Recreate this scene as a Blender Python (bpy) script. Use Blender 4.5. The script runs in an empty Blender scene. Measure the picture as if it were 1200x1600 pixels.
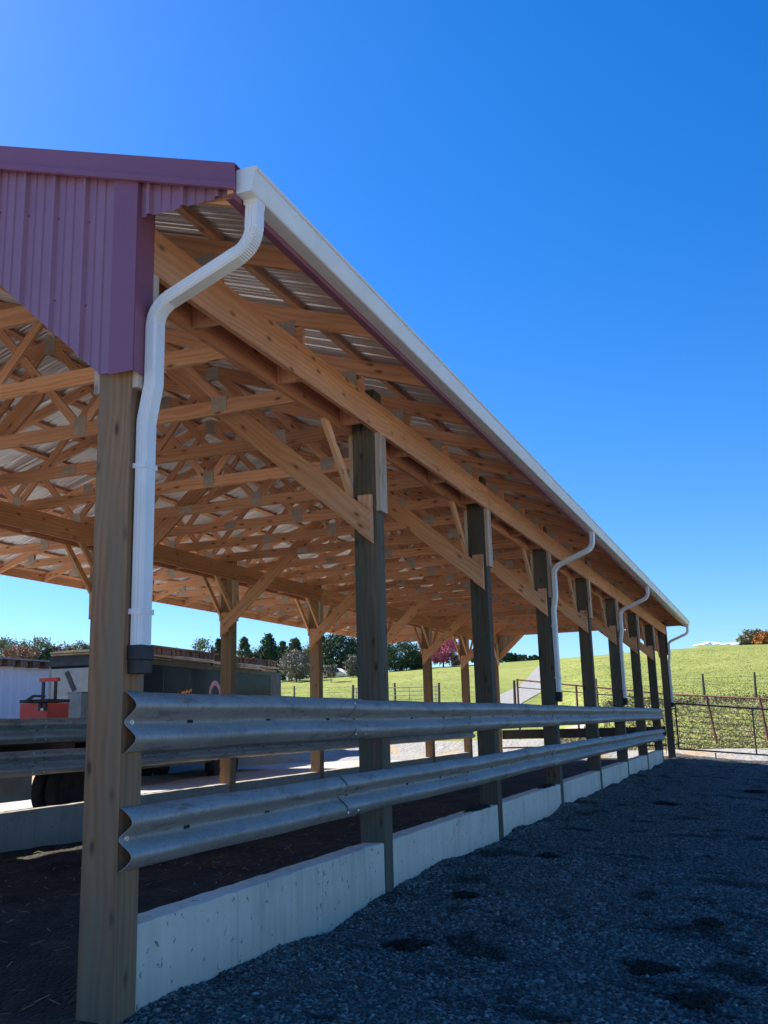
import bpy, math, random
import numpy as np
from mathutils import Vector, Matrix
rnd = random.Random(7)
S = 3.66
PW, PD = 0.22, 0.185            # post section (X, Y)
XL = -6.016                     # outer face of the left posts
SL = 0.327                      # roof slope
RX = -4.57                      # ridge
Y0, Y1 = -0.06, 29.50
scene = bpy.context.scene
COL = scene.collection
def zroof(x): return 4.70 + SL*(-x) if x > RX else 4.70 + SL*(-RX) + SL*(x-RX)

# ------------------------------------------------------------------ camera
CP = np.array([3.1784, -4.2971, 1.4293]); YAW, PIT, ROL, FPX = 0.3719, 0.2145, -0.0276, 1512.0
def basis():
    cy, sy = math.cos(YAW), math.sin(YAW)
    F = np.array([-sy*math.cos(PIT), cy*math.cos(PIT), math.sin(PIT)])
    R = np.array([cy, sy, 0.0]); U = np.cross(R, F)
    c, s = math.cos(ROL), math.sin(ROL)
    return c*R+s*U, -s*R+c*U, F
BR, BU, BF = basis()
cam = bpy.data.cameras.new('camera'); camo = bpy.data.objects.new('camera', cam); COL.objects.link(camo)
cam.sensor_fit = 'VERTICAL'; cam.sensor_height = 36.0; cam.lens = 36.0*FPX/1600; cam.clip_end = 12000; cam.clip_start = .05
camo.matrix_world = Matrix(((BR[0], BU[0], -BF[0], CP[0]), (BR[1], BU[1], -BF[1], CP[1]), (BR[2], BU[2], -BF[2], CP[2]), (0, 0, 0, 1)))
scene.camera = camo
def ray(px, py):
    d = BF + (px-600)/FPX*BR + (800-py)/FPX*BU
    return d
def azel(px, py):
    d = ray(px, py); return math.atan2(d[0], d[1]), d[2]/math.hypot(d[0], d[1])
def at(px, py, rho):            # world point on that bearing at horizontal distance rho
    d = ray(px, py); k = rho/math.hypot(d[0], d[1]); return CP + d*k

# ------------------------------------------------------------------ materials
def mat(name, rough=.7, metal=0.0, col=(.5, .5, .5), spec=.5):
    m = bpy.data.materials.new(name); m.use_nodes = True
    b = m.node_tree.nodes['Principled BSDF']
    b.inputs['Base Color'].default_value = (*col, 1); b.inputs['Roughness'].default_value = rough
    b.inputs['Metallic'].default_value = metal; b.inputs['Specular IOR Level'].default_value = spec
    return m, m.node_tree.nodes, m.node_tree.links, b
def ramp(n, stops, interp='LINEAR'):
    r = n.new('ShaderNodeValToRGB'); r.color_ramp.interpolation = interp
    e = r.color_ramp.elements
    while len(e) > 1: e.remove(e[-1])
    e[0].position = stops[0][0]; e[0].color = (*stops[0][1], 1)
    for p, c in stops[1:]:
        x = e.new(p); x.color = (*c, 1)
    return r
def g3(v): return (v, v, v)
def noise(n, l, vec, scale, detail=4, rough=.55, dist=0.0, dim='3D'):
    t = n.new('ShaderNodeTexNoise'); t.noise_dimensions = dim
    t.inputs['Scale'].default_value = scale; t.inputs['Detail'].default_value = detail
    t.inputs['Roughness'].default_value = rough; t.inputs['Distortion'].default_value = dist
    if vec is not None: l.new(vec, t.inputs['Vector'])
    return t
def mix(n, l, a, b, fac, mode='MIX'):
    x = n.new('ShaderNodeMix'); x.data_type = 'RGBA'; x.blend_type = mode
    for s, v in ((x.inputs[6], a), (x.inputs[7], b), (x.inputs[0], fac)):
        if hasattr(v, 'is_linked'): l.new(v, s)
        elif isinstance(v, (tuple, list)): s.default_value = (*v, 1)
        else: s.default_value = v
    return x.outputs[2]
def mapping(n, l, vec, sc=(1, 1, 1), rot=(0, 0, 0)):
    m = n.new('ShaderNodeMapping'); m.inputs['Scale'].default_value = sc; m.inputs['Rotation'].default_value = rot
    l.new(vec, m.inputs['Vector']); return m.outputs[0]
def bump(n, l, b, h, strength=.3, dist=.01):
    x = n.new('ShaderNodeBump'); x.inputs['Strength'].default_value = strength; x.inputs['Distance'].default_value = dist
    l.new(h, x.inputs['Height']); l.new(x.outputs[0], b.inputs['Normal']); return x
def uvrand(n, l):
    uv = n.new('ShaderNodeTexCoord').outputs['UV']; oi = n.new('ShaderNodeObjectInfo')
    mu = n.new('ShaderNodeMath'); mu.operation = 'MULTIPLY'; mu.inputs[1].default_value = 37.0; l.new(oi.outputs['Random'], mu.inputs[0])
    cb = n.new('ShaderNodeCombineXYZ'); l.new(mu.outputs[0], cb.inputs[0]); l.new(mu.outputs[0], cb.inputs[1])
    ad = n.new('ShaderNodeVectorMath'); ad.operation = 'ADD'; l.new(uv, ad.inputs[0]); l.new(cb.outputs[0], ad.inputs[1])
    return ad.outputs[0], oi.outputs['Random']
def wood(name, dark, mid, light, rough=.72, knots=True, weather=None, sheen=.3):
    m, n, l, b = mat(name, rough, spec=sheen)
    v, rv = uvrand(n, l)
    w1 = noise(n, l, mapping(n, l, v, (.9, 9, 1)), 1.0, 3, .5, .6, '2D')
    wv = n.new('ShaderNodeTexWave'); wv.wave_type = 'BANDS'; wv.bands_direction = 'Y'
    wv.inputs['Scale'].default_value = 4.2; wv.inputs['Distortion'].default_value = 16.0; wv.inputs['Detail'].default_value = 2.0
    wv.inputs['Detail Scale'].default_value = .55; wv.inputs['Detail Roughness'].default_value = .55
    l.new(mapping(n, l, v, (.30, 1.5, 1)), wv.inputs['Vector'])
    fine = noise(n, l, mapping(n, l, v, (5, 190, 1)), 1.0, 3, .6, 0, '2D')
    f = mix(n, l, wv.outputs['Color'], w1.outputs['Fac'], .70)
    f = mix(n, l, f, fine.outputs['Fac'], .28)
    r = ramp(n, [(.12, dark), (.47, mid), (.85, light)]); l.new(f, r.inputs[0])
    c = r.outputs[0]
    tone = noise(n, l, mapping(n, l, v, (.35, 1.2, 1)), 1.0, 2, .5, 0, '2D')
    tr = ramp(n, [(.3, g3(.80)), (.7, g3(1.12))]); l.new(tone.outputs['Fac'], tr.inputs[0])
    c = mix(n, l, c, tr.outputs[0], 1.0, 'MULTIPLY')
    orr = ramp(n, [(0, (.80, .76, .72)), (.5, (1, .98, .95)), (1, (1.14, 1.12, 1.10))]); l.new(rv, orr.inputs[0])
    c = mix(n, l, c, orr.outputs[0], 1.0, 'MULTIPLY')
    if knots:
        vo = n.new('ShaderNodeTexVoronoi'); vo.voronoi_dimensions = '2D'; vo.inputs['Scale'].default_value = 1.0
        l.new(mapping(n, l, v, (2.0, 5.0, 1)), vo.inputs['Vector'])
        kr = ramp(n, [(.0, g3(1)), (.045, g3(.8)), (.075, g3(.35)), (.13, g3(0))]); l.new(vo.outputs['Distance'], kr.inputs[0])
        c = mix(n, l, c, tuple(x*.38 for x in dark), kr.outputs[0])
    if weather:
        wn = noise(n, l, mapping(n, l, v, (.8, 5, 1)), 1.3, 5, .6, .3, '2D')
        wr = ramp(n, [(.42, g3(0)), (.66, g3(.8))]); l.new(wn.outputs['Fac'], wr.inputs[0])
        c = mix(n, l, c, weather, wr.outputs[0])
    l.new(c, b.inputs['Base Color'])
    bump(n, l, b, f, .25, .003)
    return m
M = {}
M['pine'] = wood('pine lumber', (.46, .20, .105), (.72, .38, .215), (.82, .50, .32))
M['header'] = wood('yellow pine header', (.33, .125, .062), (.62, .295, .155), (.74, .41, .25), weather=(.56, .26, .14))
M['brace'] = wood('pine brace', (.44, .20, .10), (.66, .35, .19), (.76, .46, .29))
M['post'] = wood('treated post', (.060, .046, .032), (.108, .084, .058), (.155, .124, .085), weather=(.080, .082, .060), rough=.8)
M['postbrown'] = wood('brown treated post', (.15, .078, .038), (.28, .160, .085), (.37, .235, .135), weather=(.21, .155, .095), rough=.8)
M['scab'] = wood('weathered board', (.30, .17, .10), (.50, .34, .24), (.62, .48, .38), weather=(.55, .48, .42))

def galv(name, base=(.52, .54, .56), rough=.42, metal=.85, streak=True, dirt=False):
    m, n, l, b = mat(name, rough, metal)
    tc = n.new('ShaderNodeTexCoord').outputs['Object']
    a = noise(n, l, mapping(n, l, tc, (1.5, .6, 3)), 3.0, 5, .65)
    s = noise(n, l, mapping(n, l, tc, (6, 9, .9)), 9.0, 4, .7)
    f = mix(n, l, a.outputs['Fac'], s.outputs['Fac'], .5 if streak else .15)
    r = ramp(n, [(.3, tuple(x*.62 for x in base)), (.5, base), (.72, tuple(min(1, x*1.25) for x in base))]); l.new(f, r.inputs[0])
    cc = r.outputs[0]
    if dirt:
        dn = noise(n, l, mapping(n, l, tc, (4, 1.1, 3)), 2.6, 7, .72, .4); dr = ramp(n, [(.53, g3(0)), (.64, g3(.65))]); l.new(dn.outputs['Fac'], dr.inputs[0])
        cc = mix(n, l, cc, (.15, .12, .085), dr.outputs[0])
        sn = n.new('ShaderNodeTexVoronoi'); sn.inputs['Scale'].default_value = 26; l.new(tc, sn.inputs['Vector']); sr_ = ramp(n, [(.0, g3(1)), (.05, g3(.9)), (.09, g3(0))]); l.new(sn.outputs['Distance'], sr_.inputs[0])
        cc = mix(n, l, cc, (.11, .09, .06), mix(n, l, sr_.outputs[0], dr.outputs[0], 1.0, 'MULTIPLY'))
    l.new(cc, b.inputs['Base Color'])
    rr = ramp(n, [(.3, g3(rough+.16)), (.7, g3(rough-.08))]); l.new(f, rr.inputs[0]); l.new(rr.outputs[0], b.inputs['Roughness'])
    bump(n, l, b, s.outputs['Fac'], .08, .004)
    return m
M['galv'] = galv('galvanised rail', (.375, .36, .325), .60, .5, True, True)
M['plate'] = galv('connector plate steel', (.47, .42, .36), .5, .4)
M['bolt'] = galv('bolt steel', (.62, .62, .62), .35, .9)

def paint(name, col, rough=.35, dirt=.12, scale=2.0, metal=0, coat=0):
    m, n, l, b = mat(name, rough, metal)
    tc = n.new('ShaderNodeTexCoord').outputs['Object']
    a = noise(n, l, tc, scale, 6, .65)
    r = ramp(n, [(.3, tuple(x*(1-dirt*2) for x in col)), (.6, col), (.8, tuple(min(1, x*(1+dirt)) for x in col))]); l.new(a.outputs['Fac'], r.inputs[0])
    l.new(r.outputs[0], b.inputs['Base Color'])
    rr = ramp(n, [(.3, g3(min(1, rough+.12))), (.7, g3(max(.05, rough-.05)))]); l.new(a.outputs['Fac'], rr.inputs[0]); l.new(rr.outputs[0], b.inputs['Roughness'])
    b.inputs['Coat Weight'].default_value = coat
    return m
M['sheet'] = paint('galvanised roof sheet', (.70, .71, .72), .34, .05, .6, .55)
M['purple'] = paint('burgundy painted steel', (.30, .145, .205), .30, .08, 1.2)
M['trim'] = paint('burgundy painted trim', (.24, .085, .135), .32, .08, 1.2)
M['white'] = paint('white aluminium', (.80, .79, .77), .32, .04, 3)
M['blackplastic'] = paint('black plastic', (.010, .011, .014), .55, .2, 5)
M['hole'] = paint('dark slot', (.008, .009, .01), .8, .1, 5)
M['pipe'] = paint('dark pipe steel', (.045, .035, .035), .5, .3, 6)
M['rust'] = paint('rusty pipe', (.20, .085, .055), .75, .3, 8)
M['tpost'] = paint('weathered fence post', (.10, .085, .07), .85, .3, 8)
M['wire'] = paint('fence wire', (.22, .22, .22), .5, .1, 8, .5)
M['trailer'] = paint('glossy black trailer', (.008, .013, .028), .06, .1, .8); M['trailer'].node_tree.nodes['Principled BSDF'].inputs['Specular IOR Level'].default_value = .045
M['tyre'] = paint('tyre rubber', (.018, .018, .02), .85, .25, 6)
M['rim'] = paint('wheel rim', (.22, .22, .23), .35, .3, 6, .7)
M['chassis'] = paint('dark chassis', (.02, .022, .027), .5, .3, 4)
M['toolred'] = paint('red toolbox plastic', (.72, .035, .02), .38, .08, 5)
M['greybox'] = paint('grey aluminium box', (.27, .285, .29), .45, .15, 3, .35)
M['bldg'] = paint('white ribbed steel', (.72, .72, .76), .5, .05, .5)
M['rustroof'] = paint('rust brown timber', (.22, .12, .075), .85, .35, 1.5)
M['plank'] = paint('pale board', (.52, .40, .27), .8, .25, 1.5)
M['truckblue'] = paint('dark blue truck paint', (.02, .03, .055), .2, .1, 1)
M['glass'] = paint('dark glass', (.01, .012, .014), .05, .05, 1)
M['orangeink'] = paint('orange lettering', (.75, .22, .04), .5, .05, 3)
M['lilacink'] = paint('lilac emblem', (.42, .22, .45), .5, .05, 3)
M['liner'] = paint('primer grey steel back', (.42, .36, .31), .6, .1, 1)
M['cloud'] = mat('cloud white', 1, 0, (.95, .95, .95), 0)[0]
M['farwhite'] = paint('white house paint', (.75, .75, .73), .6, .05, 1)
M['greyroof'] = paint('grey roof', (.15, .15, .16), .8, .1, 1)

def concrete(name, base, pits=True):
    m, n, l, b = mat(name, .85)
    tc = n.new('ShaderNodeTexCoord').outputs['Object']
    a = noise(n, l, tc, 1.3, 6, .6); s = noise(n, l, mapping(n, l, tc, (5, 5, .5)), 2.2, 5, .65)
    r = ramp(n, [(.28, tuple(x*.62 for x in base)), (.5, base), (.75, tuple(min(1, x*1.2) for x in base))])
    f = mix(n, l, a.outputs['Fac'], s.outputs['Fac'], .45); l.new(f, r.inputs[0])
    c = r.outputs[0]
    # mud splashes / pits with a shape of their own
    vo = n.new('ShaderNodeTexVoronoi'); vo.inputs['Scale'].default_value = 15.0; vo.inputs['Randomness'].default_value = 1
    wob = noise(n, l, tc, 14, 3, .6)
    l.new(mix(n, l, mapping(n, l, tc, (1, 1, .75)), wob.outputs['Color'], .12), vo.inputs['Vector'])
    vr = ramp(n, [(.0, g3(1)), (.11, g3(.9)), (.18, g3(0))]); l.new(vo.outputs['Distance'], vr.inputs[0])
    gate = noise(n, l, tc, 2.1, 2, .5); gr = ramp(n, [(.32, g3(0)), (.46, g3(.95))]); l.new(gate.outputs['Fac'], gr.inputs[0])
    sp = mix(n, l, vr.outputs[0], gr.outputs[0], 1.0, 'MULTIPLY')
    c = mix(n, l, c, (.12, .095, .06), sp)
    # form line seams each 1.22 m along Y
    sx = n.new('ShaderNodeSeparateXYZ'); l.new(tc, sx.inputs[0])
    md = n.new('ShaderNodeMath'); md.operation = 'PINGPONG'; md.inputs[1].default_value = .61; l.new(sx.outputs[1], md.inputs[0])
    sr = ramp(n, [(.0, g3(.62)), (.006, g3(.8)), (.012, g3(1))]); l.new(md.outputs[0], sr.inputs[0])
    c = mix(n, l, c, sr.outputs[0], .8, 'MULTIPLY')
    # soil film near the foot
    zr = n.new('ShaderNodeMapRange'); zr.inputs[1].default_value = -.15; zr.inputs[2].default_value = .25; zr.inputs[3].default_value = .75; zr.inputs[4].default_value = 0
    l.new(sx.outputs[2], zr.inputs[0])
    dn = mix(n, l, zr.outputs[0], a.outputs['Fac'], .5, 'MULTIPLY')
    c = mix(n, l, c, (.19, .165, .12), dn)
    l.new(c, b.inputs['Base Color'])
    fb = noise(n, l, tc, 45, 4, .7); bump(n, l, b, mix(n, l, fb.outputs['Fac'], sp, .5), .25, .006)
    return m
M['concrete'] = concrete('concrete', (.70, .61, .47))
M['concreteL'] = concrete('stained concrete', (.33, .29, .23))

def ground_mat():
    m, n, l, b = mat('ground', .95, spec=.2)
    tc = n.new('ShaderNodeTexCoord').outputs['Object']
    at_ = n.new('ShaderNodeAttribute'); at_.attribute_name = 'zone'     # R gravel, G grass
    sp = n.new('ShaderNodeSeparateColor'); l.new(at_.outputs['Color'], sp.inputs[0])
    big = noise(n, l, tc, .05, 6, .6); med = noise(n, l, tc, .35, 5, .65); fin = noise(n, l, mapping(n, l, tc, (1, 1, 1)), 3.2, 5, .7)
    f = mix(n, l, mix(n, l, big.outputs['Fac'], med.outputs['Fac'], .5), fin.outputs['Fac'], .4)
    gr = ramp(n, [(.36, (.11, .135, .026)), (.46, (.18, .21, .042)), (.54, (.24, .26, .06)), (.66, (.36, .33, .12))]); l.new(f, gr.inputs[0])
    vo = n.new('ShaderNodeTexVoronoi'); vo.inputs['Scale'].default_value = 22; l.new(tc, vo.inputs['Vector'])
    gv = ramp(n, [(.0, (.22, .21, .195)), (.5, (.31, .30, .28)), (1, (.40, .39, .36))]); l.new(vo.outputs['Color'], gv.inputs[0])
    dirt = ramp(n, [(.50, g3(0)), (.60, g3(1))]); l.new(med.outputs['Fac'], dirt.inputs[0])
    gv2 = mix(n, l, gv.outputs[0], (.42, .29, .16), dirt.outputs[0])
    # noisy edge between the two
    ad = n.new('ShaderNodeMath'); ad.operation = 'ADD'; l.new(sp.outputs[1], ad.inputs[0])
    mr = n.new('ShaderNodeMapRange'); mr.inputs[3].default_value = -.25; mr.inputs[4].default_value = .25; l.new(med.outputs['Fac'], mr.inputs[0]); l.new(mr.outputs[0], ad.inputs[1])
    er = ramp(n, [(.42, g3(0)), (.55, g3(1))]); l.new(ad.outputs[0], er.inputs[0])
    l.new(mix(n, l, gv2, gr.outputs[0], er.outputs[0]), b.inputs['Base Color'])
    bump(n, l, b, fin.outputs['Fac'], .6, .15)
    return m
M['ground'] = ground_mat()
def gravel_mat(name, lo, mid, hi, mscale=24, muck=(.022, .018, .013), mucklo=.53, muckhi=.62):
    m, n, l, b = mat(name, .9, spec=.25)
    tc = n.new('ShaderNodeTexCoord').outputs['Object']
    vo = n.new('ShaderNodeTexVoronoi'); vo.inputs['Scale'].default_value = mscale; l.new(tc, vo.inputs['Vector'])
    r = ramp(n, [(.0, lo), (.5, mid), (1, hi)]); l.new(vo.outputs['Color'], r.inputs[0])
    e = n.new('ShaderNodeTexVoronoi'); e.feature = 'DISTANCE_TO_EDGE'; e.inputs['Scale'].default_value = mscale; l.new(tc, e.inputs['Vector'])
    er = ramp(n, [(.0, g3(0)), (.25, g3(1))]); l.new(e.outputs['Distance'], er.inputs[0])
    mk = noise(n, l, tc, 1.3, 6, .62, .5); mr = ramp(n, [(mucklo, g3(0)), (muckhi, g3(1))]); l.new(mk.outputs['Fac'], mr.inputs[0])
    c = mix(n, l, r.outputs[0], muck, mr.outputs[0])
    l.new(c, b.inputs['Base Color'])
    bump(n, l, b, er.outputs[0], .9, .02)
    return m
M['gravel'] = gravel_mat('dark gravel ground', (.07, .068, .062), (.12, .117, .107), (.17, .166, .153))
M['track'] = gravel_mat('grey track gravel', (.20, .19, .175), (.28, .27, .25), (.36, .35, .33), 9, (.22, .21, .10), .60, .70)
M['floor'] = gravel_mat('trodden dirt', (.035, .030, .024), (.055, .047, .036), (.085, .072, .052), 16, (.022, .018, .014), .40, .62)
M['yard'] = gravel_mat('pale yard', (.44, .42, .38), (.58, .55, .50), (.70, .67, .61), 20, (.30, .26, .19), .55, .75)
def stone_mat():
    m, n, l, b = mat('gravel stones', .85, spec=.3)
    a = n.new('ShaderNodeAttribute'); a.attribute_name = 'tone'
    r = ramp(n, [(.0, (.055, .052, .046)), (.5, (.150, .142, .122)), (.9, (.215, .203, .175)), (1, (.33, .315, .28))]); l.new(a.outputs['Fac'], r.inputs[0])
    tc = n.new('ShaderNodeTexCoord').outputs['Object']
    mk = noise(n, l, tc, 1.3, 6, .62, .5); mr = ramp(n, [(.53, g3(0)), (.62, g3(.8))]); l.new(mk.outputs['Fac'], mr.inputs[0])
    l.new(mix(n, l, r.outputs[0], (.022, .019, .015), mr.outputs[0]), b.inputs['Base Color'])
    return m
M['stones'] = stone_mat()
M['manure'] = gravel_mat('manure', (.018, .016, .013), (.032, .028, .022), (.05, .044, .034), 30)
M['straw'] = paint('straw', (.42, .34, .17), .8, .2, 5)

def leaf(name, cols, scale=.8):
    m, n, l, b = mat(name, .75, spec=.25)
    tc = n.new('ShaderNodeTexCoord').outputs['Object']; a = n.new('ShaderNodeAttribute'); a.attribute_name = 'tone'
    f = noise(n, l, tc, scale, 4, .6)
    k = len(cols)
    r = ramp(n, [(.1+.8*i/(k-1), c) for i, c in enumerate(cols)])
    l.new(mix(n, l, f.outputs['Fac'], a.outputs['Fac'], .55), r.inputs[0])
    l.new(r.outputs[0], b.inputs['Base Color'])
    return m
M['evergreen'] = leaf('evergreen needles', [(.02, .042, .022), (.045, .085, .042), (.085, .14, .07)])
M['paleever'] = leaf('pale evergreen needles', [(.05, .075, .03), (.10, .13, .055), (.17, .20, .09)])
M['brush'] = leaf('brush', [(.08, .09, .035), (.16, .16, .07), (.28, .24, .13)])
M['decid'] = leaf('green leaves', [(.06, .085, .025), (.13, .15, .05), (.24, .24, .10)])
M['olive'] = leaf('grey green leaves', [(.11, .12, .065), (.22, .22, .13), (.36, .34, .22)])
M['bare'] = leaf('greyish bare twigs', [(.10, .085, .065), (.20, .18, .145), (.33, .30, .25)])
M['redleaf'] = leaf('pink red autumn leaves', [(.30, .05, .09), (.58, .15, .22), (.80, .38, .42)])
M['russet'] = leaf('russet leaves', [(.16, .07, .05), (.30, .16, .11), (.42, .28, .20)])
M['orange'] = leaf('orange autumn leaves', [(.20, .08, .02), (.42, .18, .05), (.55, .30, .12)])
M['weed'] = leaf('weeds', [(.10, .12, .04), (.24, .25, .09), (.38, .34, .18), (.52, .45, .31)], 1.2)
M['bark'] = paint('bark', (.13, .10, .075), .9, .3, 3)

# ------------------------------------------------------------------ mesh building
class MB:
    def __init__(s): s.v = []; s.f = []; s.uv = []
    def face(s, pts, uvs=None):
        k = len(s.v); s.v += [tuple(p) for p in pts]; s.f.append(tuple(range(k, k+len(pts))))
        s.uv += (uvs or [(0, 0)]*len(pts))
    def hexa(s, c, L, A, B, ofs=None):          # centre, half-vectors (L long axis)
        c, L, A, B = Vector(c), Vector(L), Vector(A), Vector(B)
        if ofs is None: ofs = (rnd.random()*50, rnd.random()*50)
        l, a, b = L.length, A.length, B.length
        if L.cross(A).dot(B) < 0: B = -B
        def q(o, U, V, u0, v0, su, sv):
            pts = [o-U-V, o+U-V, o+U+V, o-U+V]
            return pts, [(ofs[0]+u0-su, ofs[1]+v0-sv), (ofs[0]+u0+su, ofs[1]+v0-sv), (ofs[0]+u0+su, ofs[1]+v0+sv), (ofs[0]+u0-su, ofs[1]+v0+sv)]
        for o, U, V, v0, sv in ((c+B, L, A, 0, a), (c-B, L, -A, .7, a), (c-A, L, B, 1.4, b), (c+A, L, -B, 2.1, b)):
            p, u = q(o, U, V, 0, v0, l, sv); s.face(p, u)
        for o, U, V in ((c+L, A, B), (c-L, -A, B)):
            p, u = q(o, U, V, 0, 3, U.length*.15, V.length); s.face(p, u)
    def box(s, x0, x1, y0, y1, z0, z1):
        d = [(x1-x0)/2, (y1-y0)/2, (z1-z0)/2]; c = ((x0+x1)/2, (y0+y1)/2, (z0+z1)/2)
        ax = [(d[0], 0, 0), (0, d[1], 0), (0, 0, d[2])]; i = d.index(max(d)); o = [k for k in range(3) if k != i]
        s.hexa(c, ax[i], ax[o[0]], ax[o[1]])
    def beam(s, p0, p1, w, h, side=(0, 1, 0)):  # w along side, h across
        p0, p1 = Vector(p0), Vector(p1); L = (p1-p0)/2; A = Vector(side).normalized()
        H = L.cross(A).normalized(); A = H.cross(L).normalized()
        s.hexa((p0+p1)/2, L, A*w/2, H*h/2)
    def prism(s, poly, y0, y1, axis='Y', along=None):  # poly in XZ (axis Y) extruded y0..y1
        n = len(poly); ofs = (rnd.random()*50, rnd.random()*50)
        if along is None:
            k = max(range(n), key=lambda i: math.dist(poly[i], poly[(i+1) % n])); a, b_ = poly[k], poly[(k+1) % n]
            along = ((b_[0]-a[0]), (b_[1]-a[1]))
        ll = math.hypot(*along); ux, uz = along[0]/ll, along[1]/ll
        area = sum(poly[i][0]*poly[(i+1) % n][1]-poly[(i+1) % n][0]*poly[i][1] for i in range(n))
        if area < 0: poly = poly[::-1]
        def P(p, t): return (p[0], t, p[1]) if axis == 'Y' else ((t, p[0], p[1]) if axis == 'X' else (p[0], p[1], t))
        def U(p, t=0): return (ofs[0]+p[0]*ux+p[1]*uz, ofs[1]-p[0]*uz+p[1]*ux+t)
        fl = axis == 'Y'
        lo, hi = sorted((y0, y1))
        a = [P(p, lo) for p in poly]; b_ = [P(p, hi) for p in poly]; ua = [U(p) for p in poly]; ub = [U(p, 1) for p in poly]
        if fl: s.face(a, ua); s.face(b_[::-1], ub[::-1])
        else: s.face(a[::-1], ua[::-1]); s.face(b_, ub)
        for i in range(n):
            j = (i+1) % n; pi, pj = poly[i], poly[j]
            d = (pj[0]-pi[0])*ux+(pj[1]-pi[1])*uz
            if abs(d) > .3*math.dist(pi, pj): u = [U(pi, 2), U(pj, 2), (U(pj, 2)[0], U(pi, 2)[1]+hi-lo), (U(pi, 2)[0], U(pi, 2)[1]+hi-lo)]
            else: u = [(ofs[0], 3), (ofs[0], 3+math.dist(pi, pj)), (ofs[0]+.03, 3+math.dist(pi, pj)), (ofs[0]+.03, 3)]
            q = [P(pi, lo), P(pj, lo), P(pj, hi), P(pi, hi)]
            if fl: q = q[::-1]; u = u[::-1]
            s.face(q, u)
    def tube(s, p0, p1, r0, r1=None, n=8, cap=True):
        r1 = r0 if r1 is None else r1; p0, p1 = Vector(p0), Vector(p1); d = (p1-p0).normalized()
        a = d.orthogonal().normalized(); b = d.cross(a)
        A = [p0+(a*math.cos(t)+b*math.sin(t))*r0 for t in [2*math.pi*i/n for i in range(n)]]
        B = [p1+(a*math.cos(t)+b*math.sin(t))*r1 for t in [2*math.pi*i/n for i in range(n)]]
        for i in range(n): s.face([A[i], A[(i+1) % n], B[(i+1) % n], B[i]])
        if cap: s.face(A[::-1]); s.face(B)
    def loft(s, rings, closed=True, cap=True, uvl=False):
        m = len(rings[0]); k0 = len(s.v)
        for r in rings: s.v += [tuple(p) for p in r]
        for i in range(len(rings)-1):
            for j in range(m if closed else m-1):
                a, b = k0+i*m+j, k0+i*m+(j+1) % m; s.f.append((a, b, b+m, a+m)); s.uv += [(0, 0)]*4
        if cap and closed:
            s.f.append(tuple(k0+j for j in range(m))[::-1]); s.uv += [(0, 0)]*m
            e = k0+(len(rings)-1)*m; s.f.append(tuple(e+j for j in range(m))); s.uv += [(0, 0)]*m
    def mesh(s, name, m=None, smooth=False):
        me = bpy.data.meshes.new(name); me.from_pydata(s.v, [], s.f)
        uvl = me.uv_layers.new(name='UVMap'); uvl.data.foreach_set('uv', np.array(s.uv, dtype=np.float32).ravel())
        if m: me.materials.append(M[m])
        if smooth: me.polygons.foreach_set('use_smooth', [True]*len(me.polygons)); me.set_sharp_from_angle(angle=math.radians(35))
        me.update(); return me
    def build(s, name, m, parent=None, smooth=False, bevel=0):
        return place(name, s.mesh(name, m, smooth), parent, bevel=bevel)
def place(name, me, parent=None, loc=(0, 0, 0), rotz=0, bevel=0):
    o = bpy.data.objects.new(name, me); COL.objects.link(o); o.location = loc; o.rotation_euler = (0, 0, rotz)
    if parent is not None: o.parent = parent
    if bevel:
        b = o.modifiers.new('bevel', 'BEVEL'); b.width = bevel; b.segments = 2; b.limit_method = 'ANGLE'; b.harden_normals = False
    return o
def tag(o, label, cat, group=None, kind=None):
    if label: o['label'] = label
    if cat: o['category'] = cat
    if group: o['group'] = group
    if kind: o['kind'] = kind
    return o
def thing(name, label, cat, loc=(0, 0, 0), rz=0, group=None):
    o = bpy.data.objects.new(name, None); COL.objects.link(o); o.location = loc; o.rotation_euler = (0, 0, rz)
    o.empty_display_size = .3
    return tag(o, label, cat, group)
def copy_tree(o, parent=None):
    c = o.copy(); COL.objects.link(c); c.parent = parent
    for ch in list(o.children): copy_tree(ch, c)
    return c
def nmesh(name, V, Fq, m, tone=None, zone=None, smooth=False):     # numpy quads/tris
    me = bpy.data.meshes.new(name); k = Fq.shape[1]
    me.vertices.add(len(V)); me.vertices.foreach_set('co', np.asarray(V, dtype=np.float32).ravel())
    me.loops.add(Fq.size); me.loops.foreach_set('vertex_index', Fq.astype(np.int32).ravel())
    me.polygons.add(len(Fq)); me.polygons.foreach_set('loop_start', np.arange(0, Fq.size, k, dtype=np.int32))
    if tone is not None:
        a = me.attributes.new('tone', 'FLOAT', 'FACE'); a.data.foreach_set('value', np.asarray(tone, dtype=np.float32))
    if zone is not None:
        a = me.attributes.new('zone', 'FLOAT_COLOR', 'POINT'); z = np.zeros((len(V), 4), dtype=np.float32); z[:, 3] = 1; z[:, 1] = zone; z[:, 0] = 1-zone
        a.data.foreach_set('color', z.ravel())
    me.materials.append(M[m])
    me.polygons.foreach_set('use_smooth', np.full(len(Fq), smooth, dtype=bool))
    me.update(calc_edges=True); me.validate(); return me

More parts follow.
